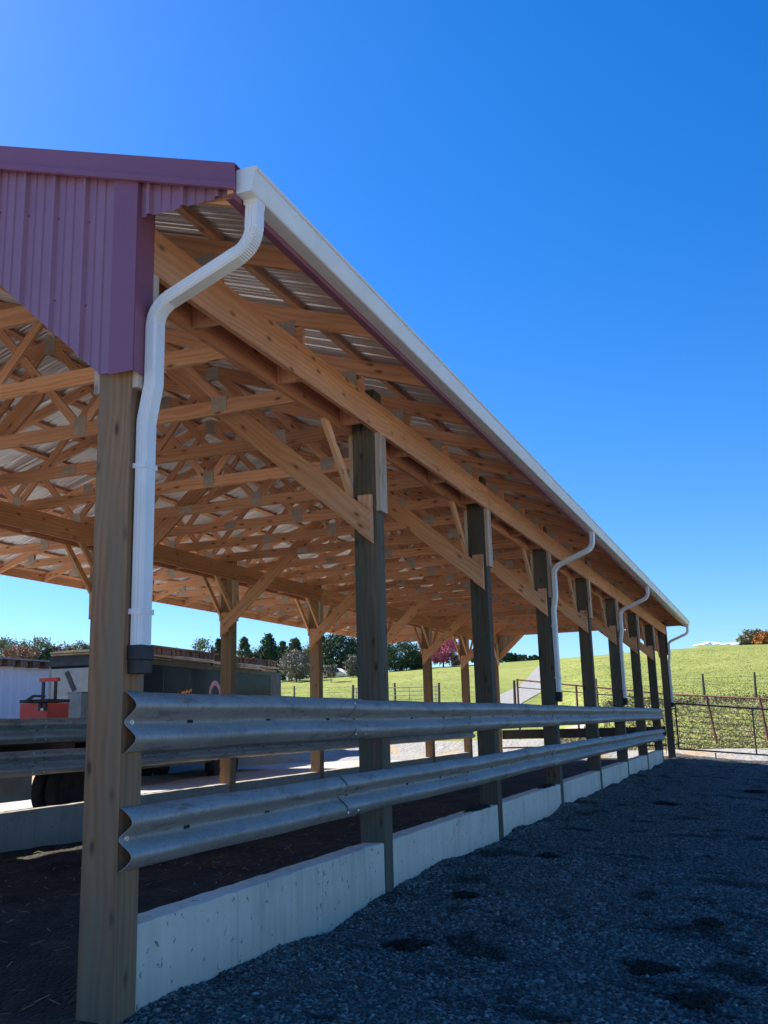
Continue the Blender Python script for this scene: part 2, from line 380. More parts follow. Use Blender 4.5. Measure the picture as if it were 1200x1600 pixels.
# ------------------------------------------------------------------ terrain
def sstep(a, b, x):
    t = np.clip((x-a)/(b-a), 0, 1); return t*t*(3-2*t)
SKY = [(-500, 1085), (0, 1078), (200, 1074), (420, 1066), (500, 1058.5), (600, 1050), (660, 1044), (760, 1037), (880, 1028.5), (1000, 1018), (1100, 1011), (1160, 1008), (1250, 1004), (1300, 1006), (1420, 1060), (1600, 1100), (2400, 1100)]
AZ = np.array([azel(x, y)[0] for x, y in SKY]); EL = np.array([azel(x, y)[1] for x, y in SKY])
AZF = lambda px: azel(px, 1100)[0]
R1 = 165.0
def near_z(X, Y):
    z = .0039*np.clip(Y, 0, 20)
    k = .055+.035*np.clip(Y/28, 0, 1)
    z = z - k*np.clip(X-.25, 0, 7)
    z = z + .12*sstep(-5.9, -6.02, X)*(1-.5*sstep(30, 40, Y))
    return z
def terrain(X, Y):
    dx, dy = X-CP[0], Y-CP[1]; rho = np.hypot(dx, dy); az = np.arctan2(dx, dy)
    fwd = (np.abs(az-AZF(600)) < 1.6)
    E = np.interp(az, AZ, EL)
    rgt = sstep(AZF(840), AZF(960), az)
    # right: a weedy bank from 35 m to 46 m, then the hill; left: level to 58 m
    s0 = 60-24*rgt; s1 = 60-13*rgt
    e0 = (-(CP[2]-.25))/s0; e1 = e0*(1-rgt)+.0095*rgt
    u = np.clip((rho-s1)/(R1-s1), 0, 1)
    ehill = e1+(E-e1)*(1-(1-u)**1.7)
    ebank = e0+(e1-e0)*sstep(s0, s1, rho)
    e = np.where(rho < s1, ebank, ehill)
    zf = CP[2]+rho*e
    zf = np.where(rho > R1, CP[2]+R1*E - (rho-R1)*.02 - np.clip(rho-R1, 0, 60)*.03, zf)
    zf = np.maximum(zf, -25)
    w = sstep(30, 35, rho)
    behind = sstep(1.2, 1.7, np.abs(az-AZF(600)))
    zn = near_z(X, Y)
    return zn*(1-w*(1-behind)) + zf*w*(1-behind)
def zone_f(X, Y):
    dx, dy = X-CP[0], Y-CP[1]; rho = np.hypot(dx, dy); az = np.arctan2(dx, dy)
    lim = np.interp(az, [AZF(0), AZF(420), AZF(600), AZF(680), AZF(880), AZF(960), AZF(1200)], [41, 41, 43, 58, 60, 37, 35.5])
    return sstep(-2.5, 2.5, rho-lim)
# polar sheet to the horizon
na, radii = 420, np.concatenate([np.linspace(1, 30, 24), np.linspace(31, 70, 60), np.linspace(72, 200, 70), np.geomspace(210, 6000, 30)])
aa = np.linspace(-math.pi, math.pi, na+1)[:-1]
# denser towards the view
aa = np.sort(np.concatenate([aa, np.linspace(AZF(-50), AZF(1260), 300)]))
na = len(aa); A, Rr = np.meshgrid(aa, radii)
GX = CP[0]+np.sin(A)*Rr; GY = CP[1]+np.cos(A)*Rr
GZ = terrain(GX, GY)
inrect = sstep(0, 1.0, np.minimum(np.minimum(GX+13, 8-GX), np.minimum(GY+6, 31-GY)))
GZ = GZ-.45*inrect
V = np.stack([GX.ravel(), GY.ravel(), GZ.ravel()], 1)
i, j = np.meshgrid(np.arange(len(radii)-1), np.arange(na), indexing='ij'); jn = (j+1) % na
Fq = np.stack([(i*na+j).ravel(), (i*na+jn).ravel(), ((i+1)*na+jn).ravel(), ((i+1)*na+j).ravel()], 1)[:, ::-1]
g = place('ground', nmesh('ground', V, Fq, 'ground', zone=zone_f(V[:, 0], V[:, 1]), smooth=True)); g['kind'] = 'structure'
def wob(X, Y, seed=0):
    r = np.random.RandomState(seed); z = 0
    for k in range(14):
        a = r.rand()*6.28; f = 1.2*1.35**k*.6; z = z+np.sin((X*math.cos(a)+Y*math.sin(a))*f+r.rand()*6)*(.5/f)
    return z
def patch(name, x0, x1, y0, y1, step, m, zfun):
    nx, ny = int((x1-x0)/step)+1, int((y1-y0)/step)+1
    X, Y = np.meshgrid(np.linspace(x0, x1, nx), np.linspace(y0, y1, ny))
    Z = zfun(X, Y); V = np.stack([X.ravel(), Y.ravel(), Z.ravel()], 1)
    i, j = np.meshgrid(np.arange(ny-1), np.arange(nx-1), indexing='ij')
    a = (i*nx+j).ravel(); Fq = np.stack([a, a+1, a+nx+1, a+nx], 1)
    o = place(name, nmesh(name, V, Fq, m, smooth=True)); o['kind'] = 'structure'; return o
def yard_z(X, Y):
    r = near_z(X, Y)+.024*wob(X, Y, 3)+.02*wob(X*2.7, Y*2.7, 5)
    r = r+.03*np.exp(-np.clip(X, 0, 9)/.25)*(1+.5*np.sin(Y*1.7)+.4*np.sin(Y*4.1))   # gravel ridged against the wall
    return r-.35*sstep(30, 31, Y)*0
def gedge(X, Y): return yard_z(X, Y)
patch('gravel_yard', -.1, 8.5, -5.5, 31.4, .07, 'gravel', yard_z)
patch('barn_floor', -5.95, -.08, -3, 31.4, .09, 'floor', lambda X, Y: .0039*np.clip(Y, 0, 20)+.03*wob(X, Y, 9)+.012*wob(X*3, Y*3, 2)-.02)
patch('feed_alley', -13.4, -5.9, -6, 31.4, .25, 'yard', lambda X, Y: near_z(np.minimum(X, -6.1), Y)+.012*wob(X, Y, 11))

# gravel stones
rs = np.random.RandomState(4)
def stones(n, x0, x1, y0, y1, smin, smax, wfun=None):
    X = x0+(x1-x0)*rs.rand(n); Y = y0+(y1-y0)*rs.rand(n)
    if wfun is not None:
        k = rs.rand(n) < wfun(X, Y); X, Y = X[k], Y[k]
    n = len(X); s = smin+(smax-smin)*rs.rand(n)**2
    return X, Y, yard_z(X, Y)+s*.12, s
base = np.array([[1, 0, 0], [-.5, .87, 0], [-.5, -.87, 0], [0.1, 0, 1], [0, .1, -1], [.5, .8, .35], [.4, -.85, -.3], [-.95, .05, .3]], float)
tri = None
def hull(P):
    import bmesh
    bm = bmesh.new(); vs = [bm.verts.new(p) for p in P]; bmesh.ops.convex_hull(bm, input=vs); bm.verts.index_update()
    f = [[v.index for v in fc.verts] for fc in bm.faces]; bm.free(); return [t for t in f if len(t) == 3]
protos = []
for k in range(12):
    P = base+rs.randn(*base.shape)*.22; P *= np.array([1, .8, .6]); F = hull(P); protos.append((P, np.array(F)))
sets = [stones(95000, .0, 4.4, -.6, 6.5, .006, .027), stones(60000, .0, 6.0, 6.5, 14, .009, .027), stones(22000, 0, 7, 14, 30, .012, .03),
        stones(5000, 0.0, .25, 0, 26, .015, .035)]
X = np.concatenate([a[0] for a in sets]); Y = np.concatenate([a[1] for a in sets]); Z = np.concatenate([a[2] for a in sets]); Sx = np.concatenate([a[3] for a in sets])
VV, FF, TT = [], [], []; off = 0
pid = rs.randint(0, len(protos), len(X))
for p, (P, F) in enumerate(protos):
    k = pid == p; n = k.sum(); a = rs.rand(n)*6.28; t = (rs.rand(n)-.5)*1.4
    c, s_, ct, st = np.cos(a), np.sin(a), np.cos(t), np.sin(t)
    px, py, pz = P[:, 0][None], P[:, 1][None], P[:, 2][None]
    y1 = py*ct[:, None]-pz*st[:, None]; z1 = py*st[:, None]+pz*ct[:, None]
    xx = px*c[:, None]-y1*s_[:, None]; yy = px*s_[:, None]+y1*c[:, None]
    sc = Sx[k][:, None]*.75
    v = np.stack([xx*sc+X[k][:, None], yy*sc+Y[k][:, None], z1*sc+Z[k][:, None]], 2).reshape(-1, 3)
    f = (F[None]+(np.arange(n)*len(P))[:, None, None]).reshape(-1, 3)+off; off += len(v)
    VV.append(v); FF.append(f); TT.append(np.repeat(rs.rand(n)**1.4, len(F)))
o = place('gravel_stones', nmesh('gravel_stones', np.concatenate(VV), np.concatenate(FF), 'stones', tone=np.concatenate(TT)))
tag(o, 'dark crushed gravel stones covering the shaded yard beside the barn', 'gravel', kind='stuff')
# straw bits on the barn floor
n = 900; X = -5.6+5.2*rs.rand(n); Y = -1+13*rs.rand(n); Zs = .0039*Y+.03*wob(X, Y, 9)+.012*wob(X*3, Y*3, 2)-.008
a = rs.rand(n)*3.14; L = .015+.05*rs.rand(n); c, s_ = np.cos(a)*L, np.sin(a)*L; w = .0035
v = np.stack([np.stack([X-c-s_/L*w, Y-s_+c/L*w, Zs], 1), np.stack([X+c-s_/L*w, Y+s_+c/L*w, Zs+.01], 1), np.stack([X+c+s_/L*w, Y+s_-c/L*w, Zs+.01], 1), np.stack([X-c+s_/L*w, Y-s_-c/L*w, Zs], 1)], 1).reshape(-1, 3)
o = place('straw_litter', nmesh('straw_litter', v, np.arange(4*n).reshape(-1, 4), 'straw'))
tag(o, 'scattered straw stems on the dark barn floor', 'straw', kind='stuff')

# manure lumps on the gravel
def lump(w, d, h, seed):
    r = np.random.RandomState(seed); mb = MB(); rings = []
    for i_ in range(7):
        t = i_/6; rad = math.cos(t*math.pi/2)**.6 if i_ < 6 else .02
        rings.append([(math.cos(q)*w*rad*(1+.18*math.sin(3*q+seed)+.10*math.sin(7*q+seed*2)+.05*r.randn()), math.sin(q)*d*rad*(1+.15*math.cos(2*q+seed)+.10*math.sin(6*q)+.05*r.randn()), h*math.sin(t*math.pi/2)+.006*r.randn()-.01) for q in [2*math.pi*j/22 for j in range(22)]])
    mb.loft(rings); return mb
for nm, px_, py_, w, d, h, lab in [
    ('a', .65, 3.79, .17, .13, .045, 'small dark dung pat on the gravel directly below the second bay of concrete wall'),
    ('b', .72, 2.25, .19, .16, .05, 'round dark dung pat nearest the front post on the gravel'),
    ('c', .80, 6.26, .16, .15, .04, 'dark dung pat close to the third post on the gravel'),
    ('d', 2.27, 2.36, .22, .17, .035, 'broad flat dung pat in the middle of the foreground gravel'),
    ('e', 2.61, 1.67, .20, .16, .03, 'dung pat at the bottom right of the gravel, nearest the viewer'),
    ('f', 2.55, 3.75, .16, .13, .03, 'small dung pat at the right behind the broad flat one'),
    ('g', 1.3, 12.7, .35, .22, .05, 'dark dung pat halfway down the gravel yard'),
    ('h', 2.6, 17.0, .4, .25, .05, 'dung pat on the gravel towards the pipe gate at the right')]:
    r = np.random.RandomState(ord(nm)); mb = lump(w*.6, d*.6, h*.35, ord(nm))
    VV = [np.array(mb.v)]; FF = [list(f) for f in mb.f]; off = len(mb.v)
    for q in range(170):
        P, F = protos[r.randint(12)]; a = r.rand()*6.28; rr = min(.95, abs(r.randn())*.55)*(.75+.25*math.sin(3*a+ord(nm))); sz = (.010+.022*r.rand()*(rr < 1))
        c = np.array([math.cos(a)*rr*w, math.sin(a)*rr*d, .006+max(0, h*.6*(1-rr))])
        VV.append(P*sz+c); FF += [[int(i_)+off for i_ in f] for f in F]; off += len(P)
    me = bpy.data.meshes.new('dung_pat'); me.from_pydata(np.concatenate(VV).tolist(), [], FF); me.materials.append(M['manure'])
    o = place('dung_pat', me); zz = float(yard_z(np.array(px_), np.array(py_)))
    o.location = (px_, py_, zz+.004); o.rotation_euler = (0, 0, ord(nm)); tag(o, lab, 'dung', 'dung pats on the gravel')
for yy, lab in ((6.75, 'dark muck spilling over the concrete wall top before the third post'), (10.4, 'dark muck spilling over the concrete wall top before the fourth post')):
    o = lump(.09, .42, .035, 5).build('muck_pile', 'manure', smooth=True); o.location = (-.10, yy, .446); tag(o, lab, 'muck', 'muck on the wall top')

# ------------------------------------------------------------------ barn
barn = thing('barn', 'open pole barn with timber posts, trusses and burgundy gable, under a metal roof', 'barn')
# posts
def post_mesh(zb, zt):
    mb = MB(); mb.box(0, PW, 0, PD, zb, zt); return mb.mesh('post', 'post')
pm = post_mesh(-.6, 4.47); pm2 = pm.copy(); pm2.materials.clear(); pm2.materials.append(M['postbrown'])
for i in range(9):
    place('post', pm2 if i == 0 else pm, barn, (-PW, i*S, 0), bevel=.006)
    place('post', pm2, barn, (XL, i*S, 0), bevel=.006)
# headers (each beam is a run of 3.66*2 boards)
def board(name, m, x0, x1, y0, y1, z0, z1, bev=.003):
    mb = MB(); mb.box(x0, x1, y0, y1, z0, z1); return mb.build(name, m, barn, bevel=bev)
for (a, b_) in ((0.001, .041), (-PW-.041, -PW-.001), (XL-.041, XL-.001), (XL+PW+.001, XL+PW+.041)):
    ys = [-.015, 2*S+.09, 4*S+.09, 6*S+.09, 8*S+.2]
    for k in range(4): board('header', 'header', a, b_, ys[k], ys[k+1]-.003, 4.05, 4.336)
# blocks between the headers, one beside each truss
TY = [.9+1.22*k for k in range(23)]
bmR = MB(); bmR.box(-PW+.002, -.002, -.02, .02, 4.07, 4.33); bmR = bmR.mesh('blocking', 'pine')
for y in TY:
    yy = y+.06
    if min(abs(yy-i*S-.09) for i in range(9)) < .16: continue
    place('blocking', bmR, barn, (0, yy, 0)); place('blocking', bmR, barn, (XL+PW, yy, 0))
# scab boards under the headers
sm = MB(); sm.box(0, .04, .004, PD-.004, 3.31, 4.048); sm = sm.mesh('scab_board', 'scab')
for i in range(9):
    for x in (.001, -PW-.041, XL-.041, XL+PW+.001):
        if i == 8 and x == .001: continue
        place('scab_board', sm, barn, (x, i*S, 0), bevel=.003)
# long transverse knee braces + blocks on the front face of the posts
def brace_mesh(sgn):
    mb = MB(); k = .88; w = .27; x0 = -.03; x1 = -2.18
    zt = lambda x: 3.29+k*(x0-x)
    pts = [(x0, 3.29-w), (x0, 3.29), (x1, zt(x1)), (x1-.08, zt(x1)-.12), (x1-.02, zt(x1)-w+.0)]
    if sgn < 0: pts = [(XL-p[0], p[1]) for p in pts]
    mb.prism(pts, -.082, -.042, along=(1, -k*sgn)); return mb.mesh('knee_brace', 'brace')
def blk_mesh(sgn):
    mb = MB(); pts = [(-.165, 3.46), (-.03, 3.46), (-.03, 3.01), (-.165, 3.12)]
    if sgn < 0: pts = [(XL-p[0], p[1]) for p in pts]
    mb.prism(pts, -.040, -.001, along=(0, 1)); return mb.mesh('brace_block', 'brace')
BR_, BL_ = brace_mesh(1), brace_mesh(-1); KR, KL = blk_mesh(1), blk_mesh(-1)
for i in range(1, 8):
    place('knee_brace', BR_, barn, (0, i*S, 0), bevel=.003); place('knee_brace', BL_, barn, (0, i*S, 0), bevel=.003)
    place('brace_block', KR, barn, (0, i*S, 0), bevel=.003); place('brace_block', KL, barn, (0, i*S, 0), bevel=.003)
# short braces along the wall line
def short_mesh(sgn):
    mb = MB(); pts = [(0, 3.40), (0, 3.53), (-.50, 4.048), (-.62, 4.048)]     # (Y, Z)
    if sgn > 0: pts = [(PD-p[0], p[1]) for p in pts]
    mb.prism(pts, 0, .04, axis='X', along=(.6, -.62*-sgn if sgn > 0 else -.62)); return mb.mesh('short_brace', 'brace')
SN, SP = short_mesh(-1), short_mesh(1)
for i in range(9):
    for x, both in ((-PW-.041, 0), (XL-.041, 0), (XL+PW+.001, 1)):
        if i > 0: place('short_brace', SN, barn, (x, i*S-.002, 0), bevel=.003)
        if both and i < 8: place('short_brace', SP, barn, (x, i*S+.002, 0), bevel=.003)
# fink trusses
TH = .038
def top_z(x): return zroof(x)-.058
zt_ = lambda x: top_z(x)-.148
ZB0, ZB1 = 4.34, 4.48
def truss_mesh():
    mb = MB(); hy = TH/2
    xr, xl = .64, 2*RX-.64
    mb.prism([(-.0, ZB0), (.04, ZB0), (.04, min(ZB1, zt_(.04))), (-.25, ZB1), (2*RX+.25, ZB1), (2*RX-.04, ZB1-.02), (2*RX-.04, ZB0)], -hy, hy, along=(1, 0))
    mb.prism([(xr, top_z(xr)), (RX+.001, top_z(RX)), (RX+.001, zt_(RX)), (xr, zt_(xr))], -hy+.001, hy-.001, along=(1, -SL))
    mb.prism([(xl, top_z(xl)), (RX-.001, top_z(RX)), (RX-.001, zt_(RX)), (xl, zt_(xl))], -hy+.001, hy-.001, along=(1, SL))
    def web(p, q, w=.089):
        d = Vector((q[0]-p[0], q[1]-p[1])).normalized(); n_ = Vector((-d.y, d.x))*w/2
        mb.prism([(p[0]+n_.x, p[1]+n_.y), (q[0]+n_.x, q[1]+n_.y), (q[0]-n_.x, q[1]-n_.y), (p[0]-n_.x, p[1]-n_.y)], -hy+.003, hy-.003, along=(d.x, d.y))
    for s in (1, -1):
        X_ = lambda x: x if s > 0 else 2*RX-x
        q = -2.28
        web((X_(-3.02), ZB1), (X_(q-.05), zt_(q)+.03)); web((X_(-3.12), ZB1), (X_(RX+.05), zt_(RX)+.03))
        web((X_(-1.45), ZB1), (X_(q+.06), zt_(q)+.03), .085)
    return mb.mesh('truss', 'pine')
def plate_mesh(w, h):
    mb = MB(); hw, hh = w/2, h/2
    for s in (-1, 1):
        y = s*(TH/2+.0018); mb.box(-hw, hw, y-.0012, y+.0012, -hh, hh)
    return mb.mesh('connector_plate', 'plate')
PL1, PL2, PL3 = plate_mesh(.15, .20), plate_mesh(.20, .10), plate_mesh(.17, .15)
TM = truss_mesh()
def plates(t):
    for x, z, p in ((-3.07, 4.45, PL1), (2*RX+3.07, 4.45, PL1), (-4.2, 4.41, PL2), (-1.45, 4.44, PL3), (2*RX+1.45, 4.44, PL3),
                    (-2.28, zt_(-2.28)+.05, PL3), (2*RX+2.28, zt_(-2.28)+.05, PL3), (RX, zt_(RX)+.03, PL1), (-.10, 4.45, PL1), (2*RX+.10, 4.45, PL1)):
        place('connector_plate', p, t, (x, 0, z))
for k, y in enumerate(TY+[.02, 8*S+.2]):
    t = place('truss', TM, barn, (0, y+.0, 0)); plates(t)
# purlins
for side in (1, -1):
    xs = [.60-.617*k for k in range(9)]
    for x in xs:
        xx = x if side > 0 else 2*RX-x; zz = zroof(xx)-.056; sl = -SL*side
        mb = MB(); d = Vector((1, 0, sl)).normalized(); nn = Vector((-d.z, 0, d.x))
        mb.hexa(Vector((xx, (Y0+Y1)/2, zz))+nn*.019, (0, (Y1-Y0)/2, 0), d*.044, nn*.0188); mb.build('purlin', 'pine', barn)
# roof sheets: ribbed steel
def rib(y):
    t = (y % .2286)/.2286
    if t < .06: return .025*t/.06
    if t < .14: return .025
    if t < .20: return .025*(.20-t)/.06
    for c in (.43, .72):
        if abs(t-c) < .03: return .007*(1-abs(t-c)/.03)
    return 0
ysamp = []
y = Y0-.06
while y < Y1+.08:
    for t in (0, .06, .14, .20, .40, .43, .46, .69, .72, .75):
        ysamp.append((y//.2286)*.2286+t*.2286)
    y += .2286
ysamp = [v for v in sorted(set(round(q, 4) for q in ysamp)) if Y0-.05 <= v <= Y1+.06]
for side in (1, -1):
    mb = MB(); x_e = .69 if side > 0 else 2*RX-.69; k0 = 0
    d = Vector((-SL*(-1 if side < 0 else 1)*-1, 0, 1))
    nrm = Vector((SL*side, 0, 1)).normalized()
    rings = []
    for yv in ysamp:
        h = rib(yv)
        pe = Vector((x_e, yv, zroof(x_e)))+nrm*(h-.014); pr = Vector((RX, yv, zroof(RX)))+nrm*(h-.014)
        rings.append([pe, pr])
    top = [[p+nrm*.0 for p in r] for r in rings]
    mb.loft(top, closed=False)
    o = mb.build('roof_sheet', 'sheet', barn); so = o.modifiers.new('thickness', 'SOLIDIFY'); so.thickness = .0012; so.offset = 0
mb = MB()
zr_ = zroof(RX)
mb.prism([(RX-.28, zroof(RX-.28)+.012), (RX, zr_+.03), (RX+.28, zroof(RX+.28)+.012), (RX+.28, zroof(RX+.28)+.016), (RX, zr_+.036), (RX-.28, zroof(RX-.28)+.016)], Y0-.06, Y1+.06)
mb.build('ridge_cap', 'trim', barn)
# gable siding with haunches
def siding(yf, out, name='gable_panel'):       # yf: plane, out: -1 front, +1 back
    xs = []
    x = 2*RX-.66
    import itertools
    base_x = -.14
    xx = 2*RX-.66
    cand = set([2*RX-.66, .66, XL-.0, 0.0, -.2, XL+.2, RX, .02, -1.22, XL+1.22])
    k = -48
    while base_x+k*.2286 < .8:
        for t in (0, .06, .14, .20, .40, .43, .46, .69, .72, .75): cand.add(round(base_x+(k+t)*.2286, 4))
        k += 1
    cand = sorted(c for c in cand if 2*RX-.66 <= c <= .66)
    def zb(x):
        u = x if x > RX else XL-x if x < RX else x
        if u > .015: return 4.33-.0*u
        if u > -.20: return 3.41
        if u > -1.22: return 3.41+.915*(-.20-u)
        return 4.33
    def h(x):
        return rib(x-base_x)
    rings = []
    for i_, x in enumerate(cand):
        if i_ and ((cand[i_-1] < .015 <= x) or (cand[i_-1] < XL <= x)): pass
        zt = zroof(x)-.03
        rings.append((x, zb(x), zt, h(x)))
    mb = MB()
    for a, b_ in zip(rings, rings[1:]):
        m_ = (a[0]+b_[0])/2
        z0a = a[1]; z0b = b_[1]
        if abs(a[1]-b_[1]) > .5: z0a = z0b = zb(m_)
        ya, yb = yf+out*a[3], yf+out*b_[3]
        q = [(a[0], ya, z0a), (b_[0], yb, z0b), (b_[0], yb, b_[2]), (a[0], ya, a[2])]
        mb.face(q if out < 0 else q[::-1])
    o = mb.build(name, 'purple', barn); so = o.modifiers.new('thickness', 'SOLIDIFY'); so.thickness = .0015; so.offset = 0
    mb2 = MB(); mb2.v = [(v[0], v[1]-out*.004, v[2]+.004) for v in mb.v]; mb2.f = mb.f; mb2.uv = mb.uv; mb2.build('gable_liner', 'liner', barn)
    return o
siding(-.026, -1); siding(Y1-.0, 1)
for yf, out in ((-.026, -1), (Y1, 1)):
    for xc, s in ((0, 1), (XL, -1)):            # corner trims over the posts
        mb = MB(); a = yf+out*.030; b_ = yf+out*.036
        x0, x1 = (xc-.115*s, xc+.048*s)
        mb.box(min(x0, x1), max(x0, x1), min(a, b_), max(a, b_), 3.385, zroof(x1)-.04)
        mb.box(min(x1, x1+.004*s), max(x1, x1+.004*s), min(a, a-out*.165), max(a, a-out*.165), 3.385, zroof(x1)-.04)
        mb.build('corner_trim', 'trim', barn, bevel=.002)
    # haunch lumber behind the siding
    for s in (1, -1):
        pts = [(-.20, 3.43), (-1.20, 4.34), (-1.38, 4.34), (-.24, 3.26), (-.20, 3.26)]
        pts = [(-.20, 3.62), (-.20, 3.43), (-1.19, 4.336), (-1.40, 4.336), (-1.0, 4.336)][:3]+[(-.98, 4.336)]
        if s < 0: pts = [(XL-p[0], p[1]) for p in pts]
        mb = MB(); ya = yf-out*.004; mb.prism(pts, ya, ya-out*.038); mb.build('gable_brace', 'brace', barn)
scw = MB(); scw.tube((0, 0, 0), (0, -.008, 0), .008, .006, 6); scw = scw.mesh('screw', 'trim')
for k in range(1, 9):
    x = -.14-k*.2286+.05
    for z in (zroof(x)-.42, zroof(x)-.95):
        if z > (3.50+.915*max(0, -.20-x) if x > -1.2 else 4.4): place('screw', scw, barn, (x, -.027, z))
# rake trim on both gables
for yf, out in ((-.026, -1), (Y1, 1)):
    for s in (1, -1):
        xe = .70 if s > 0 else 2*RX-.70
        for (d0, d1, t0, t1) in ((.014, -.108, .045, .052), (-.1085, -.146, .040, .066), (.0145, .0185, -.08, .052)):
            mb = MB(); ya, yb = yf+out*t0, yf+out*t1
            mb.prism([(xe, zroof(xe)+d0), (RX, zroof(RX)+d0), (RX, zroof(RX)+d1), (xe, zroof(xe)+d1)], min(ya, yb), max(ya, yb))
            mb.build('rake_trim', 'trim', barn)
# eave fascia: burgundy on the right, pine with a burgundy edge on the left
mb = MB(); mb.box(.645, .683, Y0, Y1, 4.318, zroof(.69)-.05); mb.build('fascia', 'pine', barn)
mb = MB(); mb.box(.6845, .6885, Y0, Y1, 4.285, zroof(.69)-.03); mb.box(.638, .684, Y0, Y1, 4.285, 4.290); mb.build('eave_trim', 'trim', barn)
mb = MB(); xl = 2*RX-.69; mb.box(xl, xl+.038, Y0, Y1, 4.285, zroof(xl)-.018); mb.build('fascia', 'pine', barn)

# gutter
gx, gz = .690, zroof(.69)-.010
prof = [(0, .0), (0, -.145), (.088, -.145), (.096, -.138), (.100, -.115), (.112, -.085), (.122, -.055), (.122, -.030), (.132, -.024), (.132, -.004), (.122, .000), (.118, -.002)]
inner = [(.114, -.006), (.116, -.026), (.116, -.050), (.106, -.082), (.094, -.112), (.090, -.134), (.086, -.140), (.005, -.140), (.004, 0)]
gy0, gy1 = -.04, Y1+.03
mb = MB()
ylist = [gy0, 7.3, 7.302, 14.6, 14.602, 21.9, 21.902, gy1]
mb.loft([[(gx+p[0], yy, gz+p[1]) for p in prof+inner] for yy in np.linspace(gy0, gy1, 12)], closed=True, cap=True)
gut = mb.build('gutter', 'white', barn, smooth=True)
for ye in (gy0, gy1):
    mb = MB(); mb.prism([(gx+p[0], gz+p[1]) for p in prof[:10]+[(.11, 0)]], ye-.003, ye+.001); mb.build('gutter_end_cap', 'white', gut)
for yy in (7.32, 14.64, 21.96):
    mb = MB(); mb.loft([[(gx+p[0]*1.02-.0005, yv, gz+p[1]*1.012-.001) for p in prof[1:11]] for yv in (yy-.03, yy+.03)], closed=False); mb.build('gutter_seam', 'white', gut, smooth=True)

# downspouts
def sweep(path, sy, sx, y, radius=.16, step=.012):
    """path: (x,z) list; rectangular tube, width sy along Y, sx in-plane; crimped elbows"""
    pts = [Vector((p[0], 0, p[1])) for p in path]; out = []; bend = []
    out.append(pts[0]); bend.append(0)
    for i_ in range(1, len(pts)-1):
        a, b_, c = pts[i_-1], pts[i_], pts[i_+1]; u = (a-b_).normalized(); w = (c-b_).normalized()
        ang = math.pi-u.angle(w)
        tl = min(radius*math.tan(ang/2), (a-b_).length*.48, (c-b_).length*.48); r = tl/math.tan(ang/2)
        p, q = b_+u*tl, b_+w*tl; n_ = max(6, int(r*ang/step)*2)
        ctr = b_+(u+w).normalized()*(r/math.cos(ang/2)); e0, e1 = p-ctr, q-ctr
        for k in range(n_+1):
            t = k/n_; sa = math.sin(ang); out.append(ctr+(e0*math.sin((1-t)*ang)+e1*math.sin(t*ang))/sa); bend.append(1 if (0 < k < n_ and ang > .4) else 0)
    out.append(pts[-1]); bend.append(0)
    rings = []
    for k, p in enumerate(out):
        t = (out[min(k+1, len(out)-1)]-out[max(k-1, 0)]).normalized(); nx = Vector((t.z, 0, -t.x))
        s = 1-(.09 if bend[k] and k % 2 else 0)
        hx, hy = sx/2*s, sy/2*(1-(.05 if bend[k] and k % 2 else 0)); c = .012; ring = []
        prof_ = [(-hx, -hy+c), (-hx+c, -hy), (-hx*.35, -hy), (-hx*.28, -hy+.004), (-hx*.20, -hy), (hx*.20, -hy), (hx*.28, -hy+.004), (hx*.35, -hy), (hx-c, -hy), (hx, -hy+c),
                 (hx, -hy*.45), (hx-.004, -hy*.38), (hx, -hy*.31), (hx, hy*.31), (hx-.004, hy*.38), (hx, hy*.45),
                 (hx, hy-c), (hx-c, hy), (-hx+c, hy), (-hx, hy-c)]
        for a_, b_ in prof_: ring.append((p.x+nx.x*a_, y+b_, p.z+nx.z*a_))
        rings.append(ring)
    return rings
def downspout(y, zbot, zboot, flex=True):
    path = [(.738, 4.34), (.730, 4.06), (.088, 3.80), (.088, 3.34), (.045, 3.12), (.045, zbot)] if flex else [(.745, 4.34), (.735, 4.06), (.088, 3.80), (.088, 3.3), (.045, 3.08), (.045, zbot)]
    mb = MB(); mb.loft(sweep(path, .105, .078, y)); d = mb.build('downspout', 'white', barn, smooth=True)
    mb = MB(); mb.box(.696, .772, y-.055, y+.055, 4.290, 4.322); mb.build('outlet_collar', 'white', d, bevel=.006)
    for z in (2.86, 2.05):
        mb = MB(); mb.box(.001, .087, y-.0565, y-.054, z-.015, z+.015); mb.box(.085, .0875, y-.0565, y+.0565, z-.015, z+.015); mb.box(.001, .087, y+.054, y+.0565, z-.015, z+.015)
        mb.tube((.087, y+.03, z), (.094, y+.03, z), .007, n=6)
        mb.build('strap', 'white', d)
    mb = MB(); mb.loft([[(.046+a*hx, y+b_*hy, z) for a, b_ in ((-1, -1), (1, -1), (1, 1), (-1, 1))] for z, hx, hy in ((zbot+.03, .046, .060), (zbot-.045, .046, .060), (zbot-.05, .042, .056), (zboot, .040, .052))])
    mb.build('drain_boot', 'blackplastic', d, bevel=.005)
    return d
downspout(.085, 1.84, 1.72)
for y in (3*S+.09, 5*S+.09, 8*S+.09): downspout(y, 1.80, 1.68)

